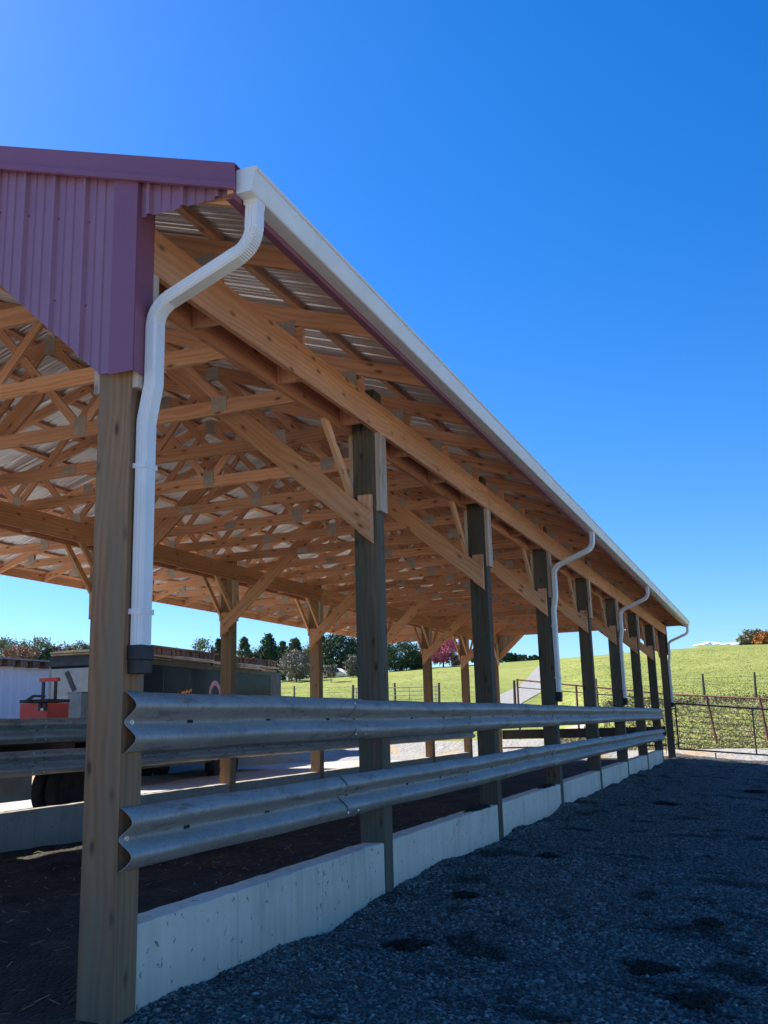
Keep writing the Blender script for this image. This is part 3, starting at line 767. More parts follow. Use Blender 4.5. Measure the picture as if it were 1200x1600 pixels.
# ------------------------------------------------------------------ guardrails (bolted to the posts)
WP = [(.010, .156), (.022, .150), (.050, .128), (.071, .108), (.080, .092), (.081, .080), (.074, .066), (.052, .045), (.022, .022), (.008, .010), (.004, 0)]
WP = WP+[(a, -b_) for a, b_ in WP[:-1][::-1]]
def rail_mesh(L, dent=0, seed=1):
    mb = MB(); ny = max(8, int(L/.12)); rings = []; r = np.random.RandomState(seed)
    ph = r.rand(6)*6
    for k in range(ny+1):
        y = L*k/ny; ring = []
        for a, b_ in WP:
            w_ = .004*math.sin(y*1.3+ph[0])+.003*math.sin(y*3.1+ph[1]); wz = .005*math.sin(y*.9+ph[2])+.002*math.sin(y*4+ph[3])
            dd = -.010*max(0, math.sin(y*17+ph[4]))*math.exp(-((y-dent)/.9)**2) if (dent and b_ < -.09) else 0
            d2 = -.02*math.exp(-((y-1.05)/.22)**2) if (dent == 0 and b_ < -.12 and seed == 1) else 0
            ring.append((a+w_*(a > .03)+dd+d2, y, b_+wz+dd))
        rings.append(ring)
    mb.loft(rings, closed=False, cap=False)
    return mb.mesh('guardrail', 'galv', smooth=True)
bolt = MB(); bolt.tube((0, 0, 0), (.006, 0, 0), .017, .013, 10); bolt.tube((.006, 0, 0), (.011, 0, 0), .009, .006, 8); bolt = bolt.mesh('bolt', 'bolt', smooth=True)
slot = MB(); slot.box(-.001, .0025, -.028, .028, -.009, .009); slot = slot.mesh('slot', 'hole')
hole = MB(); hole.tube((-.001, 0, 0), (.0025, 0, 0), .011, n=8); hole = hole.mesh('bolt_hole', 'hole')
def rail_line(x, sgn, z, y0, splits, y_end, seed, dentseg=None, detail=True):
    ys = [y0]+splits+[y_end]
    for k in range(len(ys)-1):
        a, b_ = ys[k], ys[k+1]; ext = .30 if k < len(ys)-2 else 0
        me = rail_mesh(b_-a+ext, dent=(2.5 if dentseg == k else 0), seed=seed+k)
        o = place('guardrail', me, barn, (x+sgn*(.0 if k % 2 == 0 else .0045), a, z)); 
        if sgn < 0: o.scale = (-1, 1, 1)
        so = o.modifiers.new('thickness', 'SOLIDIFY'); so.thickness = .003; so.offset = 0
        if not detail: continue
        if k == 0: place('bolt', bolt, o, (.008, .06, 0))
        for yy in np.arange(.62 if k == 0 else 1.5, b_-a-.2, .95):
            place('slot' if True else 'hole', slot, o, (.0075, yy, .0))
        if k < len(ys)-2:
            for dy in (-.0, .2):
                for zz, xx in ((.118, .066), (.048, .058), (-.048, .058), (-.118, .066)):
                    b2 = place('bolt' if zz < -.1 or rnd.random() < .4 else 'bolt_hole', bolt if zz < -.1 or rnd.random() < .4 else hole, o, (xx, b_-a+dy+.04, zz))
                    b2.rotation_euler = (0, math.radians(-38 if zz in (.118, -.048) else 38), 0)
            place('slot', slot, o, (.0095, b_-a+.14, 0))
spl = [2.70, 10.32, 17.94]
rail_line(.003, 1, 1.468, .012, [2.88, 10.5, 18.1], 25.86, 1, dentseg=1)
rail_line(.003, 1, .885, -.005, spl, 25.86, 11, dentseg=None)
rail_line(XL+PW+.002, 1, 1.455, -.3, [5.9, 13.5, 21.1], 25.9, 21)
rail_line(XL+PW+.002, 1, 1.05, -.3, [5.9, 13.5, 21.1], 25.9, 31)
# end rail across the far opening
mb = MB(); mb.box(-5.79, -.25, 8*S+.19, 8*S+.21, .76, 1.07); e = mb.build('end_rail', 'pipe', barn)
mb = MB(); mb.box(-5.79, -.25, 8*S+.19, 8*S+.21, .44, .49); mb.build('end_rail', 'pipe', barn)

# ------------------------------------------------------------------ concrete walls
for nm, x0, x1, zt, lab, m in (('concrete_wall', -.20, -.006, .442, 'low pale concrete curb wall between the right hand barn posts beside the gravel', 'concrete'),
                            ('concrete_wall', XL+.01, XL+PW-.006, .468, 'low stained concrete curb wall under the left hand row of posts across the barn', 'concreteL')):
    w = thing(nm, lab, 'wall', (x0, 0, 0), group='curb walls of the barn')
    for i_ in range(7):
        mb = MB(); y0, y1 = i_*S+PD+.002, (i_+1)*S-.002
        ny = 30; r = np.random.RandomState(i_+int(abs(x0)*10)); rings = []
        for k in range(ny+1):
            yy = y0+(y1-y0)*k/ny; c = .008+.004*r.rand(); t = zt+.004*r.randn()*.5
            if i_ == 0 and nm and yy < 0: continue
            rings.append([(0, yy, -.6), (x1-x0, yy, -.6), (x1-x0+.0015*r.randn(), yy, t-c-.004*r.rand()), (x1-x0-c, yy, t), (c, yy, t), (0, yy, t-c)])
        mb.loft(rings[::-1]); mb.build('wall_section', m, w)

# ------------------------------------------------------------------ pipe gate at the right, fence beyond
def gz_(x, y): return float(terrain(np.array(float(x)), np.array(float(y))))
gdir = Vector((math.cos(.30), math.sin(.30), 0)); ge = thing('pipe_gate', 'dark pipe and wire gate hinged on the last post of the barn at the right', 'gate', (.12, 29.40, 0), math.atan2(gdir.y, gdir.x))
Lg = 4.9
drop = lambda s: -.095*s
def bar(s0, s1, z, r, m='pipe', name='rail'):
    mb = MB(); mb.tube((s0, 0, z+drop(s0)), (s1, 0, z+drop(s1)), r, n=8); mb.build(name, m, ge, smooth=True)
bar(0, Lg, 1.80, .030); bar(0, Lg, .34, .026)
for k in range(7): bar(0, Lg, .52+.18*k, .008, 'pipe', 'cross_bar')
for s in (0, 2.45, Lg): 
    mb = MB(); mb.tube((s, 0, .34+drop(s)), (s, 0, 1.80+drop(s)), .026, n=8); mb.build('stile', 'pipe', ge, smooth=True)
mb = MB(); mb.tube((1.15, 0, .30-.11), (1.15, 0, .10-.11), .02, n=6); mb.box(1.05, 1.25, -.04, .04, .03-.11, .08-.11); mb.build('gate_stop', 'pipe', ge)
mb = MB(); mb.tube((-.11, 0, 1.62), (.0, 0, 1.62), .02, n=6); mb.tube((-.11, 0, .5), (0, 0, .5), .02, n=6); mb.build('hinge', 'pipe', ge)
# chain hung beside the last wall post
mb = MB()
for k in range(20): mb.tube((0, 0, 1.5-.06*k), (0.005*(k % 2), .01*((k+1) % 2), 1.5-.06*k-.055), .008, n=5)
o = mb.build('chain', 'pipe'); o.location = (.06, 26.0, 0); tag(o, 'thin dark chain hanging where the guardrails end', 'chain')
# rusty pipe fence beyond
pf = thing('pipe_fence', 'rusty pipe rail fence on posts running along the foot of the weedy bank', 'fence')
pts = [at(808, 1062, 41), at(900, 1071, 39.5), at(1050, 1085, 38), at(1190, 1092, 36.5), at(1330, 1099, 35.5)]
for a, b_ in zip(pts, pts[1:]):
    mb = MB(); mb.tube(a, b_, .034, n=8); mb.build('rail', 'rust', pf, smooth=True)
for p, lean in ((pts[0], 0), (pts[1], .0), (at(1104, 1089, 37.5), -.25), (at(1187, 1092, 36.5), -.18), (pts[4], 0)):
    mb = MB(); g0 = gz_(p[0], p[1])-.3; mb.tube((p[0], p[1], float(p[2])+.03), (p[0]-lean, p[1], min(g0, p[2]-1)), .045, n=8); mb.build('post', 'rust', pf, smooth=True)
a, b_ = at(808, 1074, 41), at(1050, 1094, 38)
mb = MB(); mb.tube(a, b_, .02, n=6); mb.build('rail', 'pipe', pf, smooth=True)
# wooden fence posts up the bank
def fpost(px, ptop, pbot, rho, label, r=.055, m='tpost', name='fence_post'):
    p = at(px, ptop, rho); q = at(px, pbot, rho); lean = rnd.uniform(-.1, .1)
    mb = MB(); mb.tube((0, 0, -.5), (lean*.4, 0, float(p[2]-q[2])*.6), r*1.1, r, 8); mb.tube((lean*.4, 0, float(p[2]-q[2])*.6), (lean*.6, 0, float(p[2]-q[2])), r, r*.9, 8)
    o = mb.build(name, m, smooth=True); o.location = (q[0], q[1], q[2]); tag(o, label, 'fence post', 'posts of the wire fences'); return o
fpost(1101, 1053, 1090, 47, 'leaning wooden fence post on the bank nearest behind the dark pipe gate')
fpost(1181, 1050, 1088, 47, 'leaning wooden fence post on the bank at the right edge')
fpost(934, 1060, 1093, 47, 'thin fence post on the bank seen between the fifth and sixth barn posts', .04)
fpost(460, 1072, 1105, 60, 'short dark fence post in the grass left of the tubular farm gate')
fpost(805, 1063, 1110, 42, 'dark gate post beside the gravel track at the end of the pipe fence', .06, 'pipe')
# tubular farm gate further left
fg = thing('farm_gate', 'grey tubular farm gate between posts seen through the middle of the barn', 'gate')
A_, B_ = at(553, 1076, 58), at(684, 1073, 58); g0 = min(gz_(A_[0], A_[1]), gz_(B_[0], B_[1]))
for k, z in enumerate(np.linspace(0, -1.15, 6)):
    mb = MB(); mb.tube((A_[0], A_[1], A_[2]+z), (B_[0], B_[1], B_[2]+z), .03 if k in (0, 5) else .018, n=6); mb.build('bar', 'galv', fg, smooth=True)
for t in (0.03, .34, .66, .97):
    P_ = A_*(1-t)+B_*t; mb = MB(); mb.tube((P_[0], P_[1], P_[2]), (P_[0], P_[1], P_[2]-1.15), .022, n=6); mb.build('stile', 'galv', fg, smooth=True)
fpost(551, 1070, 1104, 58.2, 'left hand post of the tubular farm gate', .08); fpost(618, 1067, 1102, 58.4, 'middle post behind the tubular farm gate', .07); fpost(686, 1067, 1101, 58.2, 'right hand post of the tubular farm gate', .08)
# wire fences
def wires(name, label, P, zs, r=.008):
    w = thing(name, label, 'fence')
    for z in zs:
        mb = MB()
        for a, b_ in zip(P, P[1:]): mb.tube((a[0], a[1], a[2]+z), (b_[0], b_[1], b_[2]+z), r, n=4)
        mb.build('wire', 'wire', w)
wires('wire_fence', 'thin wires strung between the fence posts on the bank behind the pipe gate', [at(880, 1062, 47), at(934, 1062, 47), at(1101, 1056, 47), at(1181, 1053, 47), at(1300, 1052, 47)], (-.1, -.4, -.7))
wires('wire_fence', 'thin wires running left from the tubular farm gate across the pasture foot', [at(551, 1072, 58.2), at(460, 1074, 60), at(300, 1076, 62)], (-.05, -.35, -.65))

# ------------------------------------------------------------------ hill track
def hit(px, py):
    lo = None
    for rho in np.arange(34, 220, .5):
        p = at(px, py, rho)
        if p[2] <= gz_(p[0], p[1]): return p
    return at(px, py, 165)
def ground_from(px, py, rho):
    p = at(px, py, rho); return np.array([p[0], p[1], gz_(p[0], p[1])])
mb = MB(); Lft = [(735, 55), (768, 64), (790, 74), (810, 92), (826, 112), (836, 135), (843, 158), (845, 168), (846, 185)]; Rgt = [(880, 55), (876, 64), (870, 74), (868, 92), (866, 112), (860, 135), (853, 158), (852, 168), (852, 185)]
from itertools import product
rows = []
def interp(L, rho): return float(np.interp(rho, [q[1] for q in L], [q[0] for q in L]))
TL = [(1110, 745), (1100, 762), (1088, 778), (1072, 812), (1058, 826), (1040, 842), (1032, 846)]; TR = [(1110, 800), (1100, 815), (1090, 832), (1080, 850), (1064, 868), (1050, 868), (1036, 857), (1032, 853)]
def xi(T, y): return float(np.interp(-y, [-q[0] for q in T], [q[1] for q in T]))
for y in np.linspace(1108, 1033, 70):
    a, b_ = xi(TL, y), xi(TR, y); row = []
    for t in np.linspace(0, 1, 9):
        p = hit(a+(b_-a)*t, y); row.append((p[0], p[1], gz_(p[0], p[1])+.05))
    rows.append(row)
mb.loft(rows[::-1], closed=False); o = mb.build('gravel_track', 'track', smooth=True); o['kind'] = 'structure'

# ------------------------------------------------------------------ vegetation
def leaves(C, n_per, rad, size, r, flat=.8):
    """C: clump centres (k,3), returns quads"""
    k = len(C); ctr = np.repeat(C, n_per, 0)+r.randn(k*n_per, 3)*np.repeat(rad, n_per)[:, None]*np.array([1, 1, flat])*.5
    m_ = len(ctr); u = r.randn(m_, 3); u /= np.linalg.norm(u, axis=1)[:, None]; w = np.cross(u, r.randn(m_, 3)); w /= np.linalg.norm(w, axis=1)[:, None]
    s = size*(.5+r.rand(m_))[:, None]; u, w = u*s, w*s*.6
    V = np.stack([ctr-u, ctr-w, ctr+u, ctr+w], 1).reshape(-1, 3); F = np.arange(4*m_).reshape(-1, 4)
    tone = np.repeat(r.rand(k), n_per)*.6+r.rand(m_)*.4
    return V, F, tone
def tree(label, px, py_top, py_base, rho, wpx, m, shape='round', name='tree', dens=1.0, seed=0, group=None, trunk=True, size=None):
    p0 = at(px, py_base, rho); ztop = at(px, py_top, rho)[2]; H = ztop-p0[2]; W = wpx/FPX*rho*.5*(1.3 if shape == 'cone' else 1.0)
    r = np.random.RandomState(seed+int(px)); k = int(90*dens)
    if shape == 'cone':
        t = r.rand(k)**.8; a = r.rand(k)*6.28; rr = ((1-t)**.9*1.25+.06)*W*(.35+.65*r.rand(k)); C = np.stack([np.cos(a)*rr, np.sin(a)*rr, H*(.06+.92*t)], 1); rad = .12*H*(1-t*.6)
    elif shape == 'vase':
        t = r.rand(k); a = r.rand(k)*6.28; rr = W*(.3+.7*np.sin(t*2.4+.3))*np.sqrt(r.rand(k)); C = np.stack([np.cos(a)*rr, np.sin(a)*rr, H*(.22+.72*t)], 1); rad = .13*H*np.ones(k)
    else:
        d = r.randn(k, 3); d /= np.linalg.norm(d, axis=1)[:, None]; q = (.35+.65*r.rand(k)**.5)[:, None]; C = d*q*np.array([W, W, H*.46])*np.array([1, 1, 1]); C[:, 2] += H*.54; rad = .15*min(H, 2*W)*(.6+.8*r.rand(k))
    sz = size or max(.13, .022*H)
    V, F, tone = leaves(C, 60, rad, sz, r)
    t0 = thing(name, label, 'tree', tuple(p0), 0, group)
    place('crown', nmesh('crown', V, F, m, tone=tone), t0)
    mb = MB(); mb.tube((0, 0, -1.5), (0, 0, H*.5), .035*H, .02*H, 8); mb.tube((0, 0, H*.5), (0, 0, H*.85), .02*H, .006*H, 6)
    for q in range(9):
        a = q*2.4; z = H*(.2+.06*q); mb.tube((0, 0, z), (math.cos(a)*W*.7, math.sin(a)*W*.7, z+H*.16), .010*H, .003*H, 5)
    mb.build('trunk', 'bark', t0, smooth=True)
    return t0
for k, (x, y, h) in enumerate(((20, 62, 9), (28, 70, 12), (35, 62, 10), (44, 76, 13), (26, 92, 13), (52, 90, 12), (40, 100, 13))):
    px_t = None; z0 = gz_(x, y); r = np.random.RandomState(k+70); W = h*.3
    t = r.rand(120)**.8; a = r.rand(120)*6.28; rr = ((1-t)**.9*1.2+.06)*W*(.35+.65*r.rand(120)); C = np.stack([np.cos(a)*rr, np.sin(a)*rr, h*(.06+.92*t)], 1)
    V, F, tone = leaves(C, 50, .12*h*(1-t*.6), .25, r); t0 = thing('tree', 'dark conifer outside the frame on the right, mirrored in the black trailer', 'tree', (x, y, z0), 0, 'conifers mirrored in the trailer')
    place('crown', nmesh('crown', V, F, 'evergreen', tone=tone), t0); mb = MB(); mb.tube((0, 0, -1), (0, 0, h*.9), .2, .04, 8); mb.build('trunk', 'bark', t0)
G1 = 'trees behind the white building'; G2 = 'trees beyond the pasture'
tree('grey green broad tree at the far left, highest above the white building roof', 12, 999, 1050, 150, 62, 'olive', seed=1, group=G1)
tree('large grey green round tree behind the middle of the white building roof', 57, 998, 1052, 152, 58, 'olive', seed=2, group=G1)
tree('russet autumn tree low in front of the grey green trees above the white building', 34, 1011, 1050, 140, 62, 'russet', seed=3, group=G1)
tree('small dark conifer tip between the trees above the white building', 74, 1012, 1048, 138, 26, 'evergreen', 'cone', seed=4, group=G1)
tree('brownish tree to the right of the white building beside the front post', 96, 1008, 1052, 150, 44, 'russet', seed=5, group=G1)
tree('dark green tree low behind the trailer front beside the front post', 110, 1014, 1050, 145, 34, 'decid', seed=63, group=G1)
tree('grey green tree directly left of the front post', 124, 1005, 1052, 155, 46, 'olive', seed=6, group=G1)
tree('bare pinkish tree above the timber stack beside the black drain boot', 268, 1014, 1060, 170, 34, 'bare', seed=61, group=G2)
tree('thin leafed small green tree above the front of the timber stack', 316, 999, 1062, 150, 32, 'decid', 'vase', dens=.35, seed=7, group=G2)
tree('narrow dark conifer left of the second left row post', 341, 999, 1065, 165, 22, 'evergreen', 'cone', seed=8, group=G2)
tree('pale green conifer to the right of the second left row post', 381, 996, 1066, 160, 30, 'paleever', 'cone', seed=9, group=G2)
tree('tall dark pointed conifer above the far end of the black trailer', 419, 991, 1068, 158, 44, 'evergreen', 'cone', dens=1.6, seed=10, group=G2)
tree('yellowish conifer behind the bare grey tree', 462, 998, 1066, 168, 44, 'paleever', 'cone', dens=1.2, seed=11, group=G2)
tree('bare grey twiggy tree at the pasture edge past the black trailer', 463, 1016, 1066, 150, 50, 'bare', dens=.9, seed=12, group=G2)
tree('second dark conifer hugging the third left row post', 505, 993, 1062, 168, 36, 'evergreen', 'cone', seed=121, group=G2)
tree('broad dark evergreen between third left row post and second right post', 532, 990, 1060, 165, 62, 'evergreen', dens=1.8, seed=13, group=G2)
tree('small bare grey tree left against the big second right post', 552, 1024, 1060, 150, 26, 'bare', dens=.6, seed=14, group=G2)
tree('broad dark evergreen right of the big second right post', 628, 1003, 1053, 160, 66, 'evergreen', dens=1.8, seed=15, group=G2)
tree('dark evergreen hidden in part by the big second right post', 595, 1000, 1055, 165, 50, 'evergreen', seed=16, group=G2)
tree('pale bushy tree filling the gap right of the bare grey twiggy tree', 487, 1010, 1062, 160, 30, 'olive', seed=64, group=G2)
tree('mid green conifer between the tall dark one and the bare grey tree', 442, 1003, 1066, 172, 34, 'paleever', 'cone', seed=65, group=G2)
tree('dark green rounded tree right behind the third left row post', 498, 1004, 1064, 178, 40, 'evergreen', dens=1.3, seed=66, group=G2)
tree('pale grey bush in front of the small white farmhouse', 517, 1038, 1060, 140, 22, 'bare', dens=.4, seed=77, group=G2)
tree('low grey hedge tree along the pasture edge right of the white house', 560, 1030, 1058, 150, 40, 'bare', dens=.6, seed=67, group=G2)
tree('dark evergreen trailing down to the right of the broad one', 650, 1016, 1050, 163, 40, 'evergreen', dens=1.1, seed=68, group=G2)
tree('pale green bushy tree filling the skyline left of the tall dark conifer', 400, 1012, 1066, 176, 44, 'olive', seed=81, group=G2)
tree('mid green tree behind the far end of the timber stack', 437, 1016, 1066, 178, 40, 'decid', seed=82, group=G2)
tree('dark evergreen joining the broad pair behind the second right post', 575, 1002, 1056, 170, 50, 'evergreen', dens=1.4, seed=83, group=G2)
tree('bright pink red autumn tree at the top of the pasture', 693, 995, 1045, 160, 56, 'redleaf', 'vase', dens=1.4, seed=17, group=G2, size=.14)
tree('low russet bush under the pink red tree', 716, 1024, 1043, 158, 26, 'russet', dens=.5, seed=18, group=G2)
for k, (px, pt, w) in enumerate([(742, 1026, 16), (786, 1024, 18), (797, 1020, 14), (806, 1021, 12), (818, 1023, 20), (829, 1025, 14), (838, 1023, 14)]):
    tree('%s tree in the low treeline on the crest left of the fourth post' % ['first', 'second', 'third, tallest', 'fourth', 'fifth, widest', 'sixth', 'last'][k], px, pt, 1038, 172, w, 'evergreen', 'cone' if k % 2 else 'round', dens=.4, seed=30+k, group='low treeline on the crest')
tree('grey green autumn tree on the hill crest at the right', 1178, 984, 1012, 168, 40, 'olive', seed=19, dens=1.3, group='trees on the crest at the right')
tree('orange autumn tree on the hill crest at the right edge', 1204, 986, 1012, 163, 44, 'orange', seed=20, dens=1.4, group='trees on the crest at the right')
tree('low grey green shrubby tree leftmost of the crest trees at the right', 1163, 994, 1012, 165, 16, 'olive', seed=21, dens=.4, group='trees on the crest at the right')
# weeds on the bank (stuff)
def weeds(name, label, n, pxr, rr, hmin, hmax, size, m, seed):
    r = np.random.RandomState(seed); px = pxr[0]+(pxr[1]-pxr[0])*r.rand(n); rho = rr[0]+(rr[1]-rr[0])*r.rand(n)
    az = np.interp(px, [600, 700, 800, 900, 1000, 1100, 1200, 1300, 1400], [AZF(q) for q in (600, 700, 800, 900, 1000, 1100, 1200, 1300, 1400)])
    X = CP[0]+np.sin(az)*rho; Y = CP[1]+np.cos(az)*rho; Z = terrain(X, Y)
    k = 26; h = hmin+(hmax-hmin)*r.rand(n)*(.5+.5*np.sin(X*1.7+Y)**2)
    C = np.stack([X, Y, Z+h*.4], 1)
    V, F, tone = leaves(C, k, h*1.1, size, r, .9)
    o = place(name, nmesh(name, V, F, m, tone=tone)); tag(o, label, 'weeds', kind='stuff')
weeds('weeds', 'tangled dry and green weeds covering the bank behind the pipe gate', 3600, (855, 1330), (35.8, 46.3), .04, .20, .03, 'weed', 1)
weeds('weeds', 'darker weeds and brush along the top of the bank at the fence', 700, (850, 1330), (46.3, 48.2), .10, .36, .04, 'brush', 2)
r_ = np.random.RandomState(5); n = 34000; px = r_.uniform(-40, 1260, n); rho = 44+r_.rand(n)**1.3*100
az = np.interp(px, np.arange(-100, 1400, 100), [AZF(q) for q in range(-100, 1400, 100)]); X = CP[0]+np.sin(az)*rho; Y = CP[1]+np.cos(az)*rho
lim = np.interp(az, [AZF(0), AZF(420), AZF(600), AZF(680), AZF(880), AZF(960), AZF(1200)], [42, 42, 44, 62, 64, 47, 47])
k = (rho > lim) & ~((px > 745) & (px < 875)); X, Y = X[k], Y[k]
V, F, tone = leaves(np.stack([X, Y, terrain(X, Y)+.05], 1), 4, .30*np.ones(len(X)), .034, r_, .12)
M['tuft'] = leaf('grass tufts', [(.17, .19, .04), (.26, .28, .065), (.38, .36, .13)], .3)
o = place('grass', nmesh('grass', V, F, 'tuft', tone=tone)); tag(o, 'short green pasture grass tufts over the hillside', 'grass', kind='stuff')

# white farmhouse among the trees
p = at(527, 1056, 155); fh = thing('farmhouse', 'small white house half hidden among evergreens beyond the pasture', 'house', (p[0], p[1], p[2]-1.0))
mb = MB(); mb.box(-2.3, 2.3, -1.4, 1.4, -1, 1.0); mb.build('wall', 'farwhite', fh)
mb = MB(); mb.prism([(-2.6, 1.0), (2.6, 1.0), (0, 2.2)], -1.6, 1.6); mb.build('roof', 'farwhite', fh)
for x in (-1.4, 0, 1.4):
    mb = MB(); mb.box(x-.3, x+.3, -1.45, -1.38, .1, .8); mb.build('window', 'glass', fh)

# ------------------------------------------------------------------ vehicles and buildings on the left
GL = .12
# white ribbed building
wb = thing('metal_building', 'long low white ribbed metal building at the left edge', 'building', (-21.5, 0, .36))
mb = MB(); rings = []; ztop = 3.55
for y in np.arange(12, 31.01, .0762):
    t = (y/.42) % 1; h = .07 if t < .22 else 0
    rings.append([(h, y, -.5), (h, y, ztop)])
mb.loft(rings, closed=False); mb.box(-8, -.04, 12, 31, -.5, ztop-.40); mb.build('wall', 'bldg', wb)
mb = MB(); mb.prism([(.45, ztop+.05), (-8.4, ztop-.30), (-8.4, ztop-.36), (.45, ztop)], 11.5, 31.5); mb.build('roof', 'greybox', wb)
for k in range(30):
    y = 12.2+k*.62; mb = MB(); mb.box(.032, .40, y, y+.34, ztop-.22, ztop-.005); mb.build('eave_block', 'rustroof', wb)
# small item on its roof
# black enclosed trailer
tr = thing('cargo_trailer', 'long glossy black enclosed trailer parked outside the barn at the left', 'trailer', (-10.27, 14.3, GL), math.radians(5.5))
mb = MB(); L_ = 8.0; mb.box(-2.2, 0, 0, L_, .50, 2.84); mb.build('body', 'trailer', tr, bevel=.03)
mb = MB(); mb.box(-2.23, .03, -.03, L_+.03, 2.80, 2.90); mb.build('roof_rail', 'chassis', tr, bevel=.01)
mb = MB(); mb.box(-2.22, .02, .02, L_+.02, .44, .52); mb.build('skirt', 'chassis', tr)
mb = MB(); mb.box(-2.17, -.03, -.012, -.002, .55, 2.74); mb.build('stone_guard', 'greybox', tr)
for x in (-2.19, -.012):
    mb = MB(); mb.box(x-.022, x+.022, -.022, -.0025, .52, 2.78); mb.build('corner_moulding', 'rim', tr)
mb = MB(); mb.beam((-1.75, -.03, 2.66), (-1.52, -.03, 2.22), .02, .10); mb.build('light_bracket', 'chassis', tr)
for y in (.02, 1.35, 2.7, 4.05, 5.4, 6.75, 7.96):
    mb = MB(); mb.box(-.001, .003, y-.012, y+.012, .55, 2.79); mb.build('panel_seam', 'chassis', tr)
def wheel(par, x, y, z, r, w, side=1, rimm='rim'):
    mb = MB(); n_ = 28; rings = []
    for a, b_ in ((0, r*.62), (0.0, r*.90), (.12*w, r*.985), (.3*w, r), (.7*w, r), (.88*w, r*.985), (w, r*.90), (w, r*.62)):
        rings.append([(x-side*a, y+math.cos(t)*b_, z+math.sin(t)*b_) for t in [2*math.pi*i/n_ for i in range(n_)]])
    mb.loft(rings if side < 0 else rings[::-1]); wh = mb.build('wheel', 'tyre', par, smooth=True)
    mb = MB(); rings = []
    for a, b_ in ((.01, r*.62), (.03, r*.56), (.09*1, r*.50), (.10, r*.20), (.04, r*.18), (.03, .01)):
        rings.append([(x-side*a, y+math.cos(t)*b_, z+math.sin(t)*b_) for t in [2*math.pi*i/n_ for i in range(n_)]])
    mb.loft(rings if side < 0 else rings[::-1], cap=False)
    for i_ in range(8):
        t = 2*math.pi*i_/8; mb.tube((x-side*.05, y+math.cos(t)*r*.15, z+math.sin(t)*r*.15), (x-side*.03, y+math.cos(t)*r*.55, z+math.sin(t)*r*.55), .025, n=5)
    mb.build('rim', rimm, wh, smooth=True)
    return wh
for y in (4.3, 5.2): wheel(tr, .06, y, .36, .36, .24); wheel(tr, -2.26, y, .36, .36, .24, -1)
mb = MB(); mb.box(-.06, .12, 3.75, 5.75, .76, .82); mb.build('fender', 'chassis', tr)
mb = MB(); mb.beam((-.4, 0, .42), (-1.2, -1.5, .42), .1, .1); mb.beam((-1.9, 0, .42), (-1.2, -1.5, .42), .1, .1); mb.tube((-1.2, -1.35, .02), (-1.2, -1.35, .85), .04, n=8); mb.tube((-1.2, -1.35, 0.0), (-1.2, -1.35, .04), .12, n=10); mb.build('tongue', 'chassis', tr)
# lettering fragment and round emblem on the side (partly hidden by a post)
def text(body, size, m, parent, loc, rot, ext=.004, name='lettering', shear=0):
    cu = bpy.data.curves.new(name, 'FONT'); cu.body = body; cu.size = size; cu.extrude = ext; cu.shear = shear; cu.offset = size*.02
    t = bpy.data.objects.new(name, cu); COL.objects.link(t); dg = bpy.context.evaluated_depsgraph_get(); me = bpy.data.meshes.new_from_object(t.evaluated_get(dg))
    bpy.data.objects.remove(t); me.materials.clear(); me.materials.append(M[m]); o = place(name, me, parent, loc); o.rotation_euler = rot; return o
text('LESS', .42, 'orangeink', tr, (.006, 2.0, 1.86), (math.radians(90), math.radians(-9), math.radians(90)), shear=.3)
mb = MB(); n_ = 24; 
ring = lambda rr, x: [(x, 4.15+math.cos(2*math.pi*i/n_)*rr, 2.12+math.sin(2*math.pi*i/n_)*rr*1.1) for i in range(n_)]
mb.loft([ring(.38, .001), ring(.38, .008), ring(.26, .008), ring(.26, .001)], cap=False); mb.build('emblem', 'lilacink', tr)
# timber stack behind the trailer
ls = thing('timber_stack', 'long high stack of brown timbers and pale boards seen above the black trailer', 'timber stack', (-13.6, 12.5, .36), math.radians(5))
mb = MB(); mb.box(-1.6, 0, 5.5, 18.5, -.4, 3.15); mb.build('load_bed', 'chassis', ls)
rq = random.Random(3)
for k in range(6):
    y0 = 5.5+k*2.1; mb = MB()
    for q in range(3): mb.box(-1.5+rq.uniform(-.1, .1), .1+rq.uniform(-.25, .25), y0+rq.uniform(-.2, .2), y0+2.05+rq.uniform(-.4, .3), 3.16+q*.055, 3.20+q*.055)
    mb.build('board_layer', 'plank', ls)
for k in range(10):
    y0 = 5.9+k*1.28; mb = MB(); z = 3.36+rq.uniform(0, .02)
    for q in range(4): mb.box(-.55+rq.uniform(-.04, .04), -.25+rq.uniform(-.03, .03), y0+q*.31, y0+q*.31+.22, z, z+.20+rq.uniform(-.03, .03))
    mb.box(-.6, -.2, y0, y0+1.24, z+.2, z+.26); mb.build('timber_bundle', 'rustroof', ls)
for y in (6.2, 12.0, 16):
    mb = MB(); mb.box(.12, .2, y, y+.1, -.3, 3.75); mb.build('stake', 'tpost', ls)
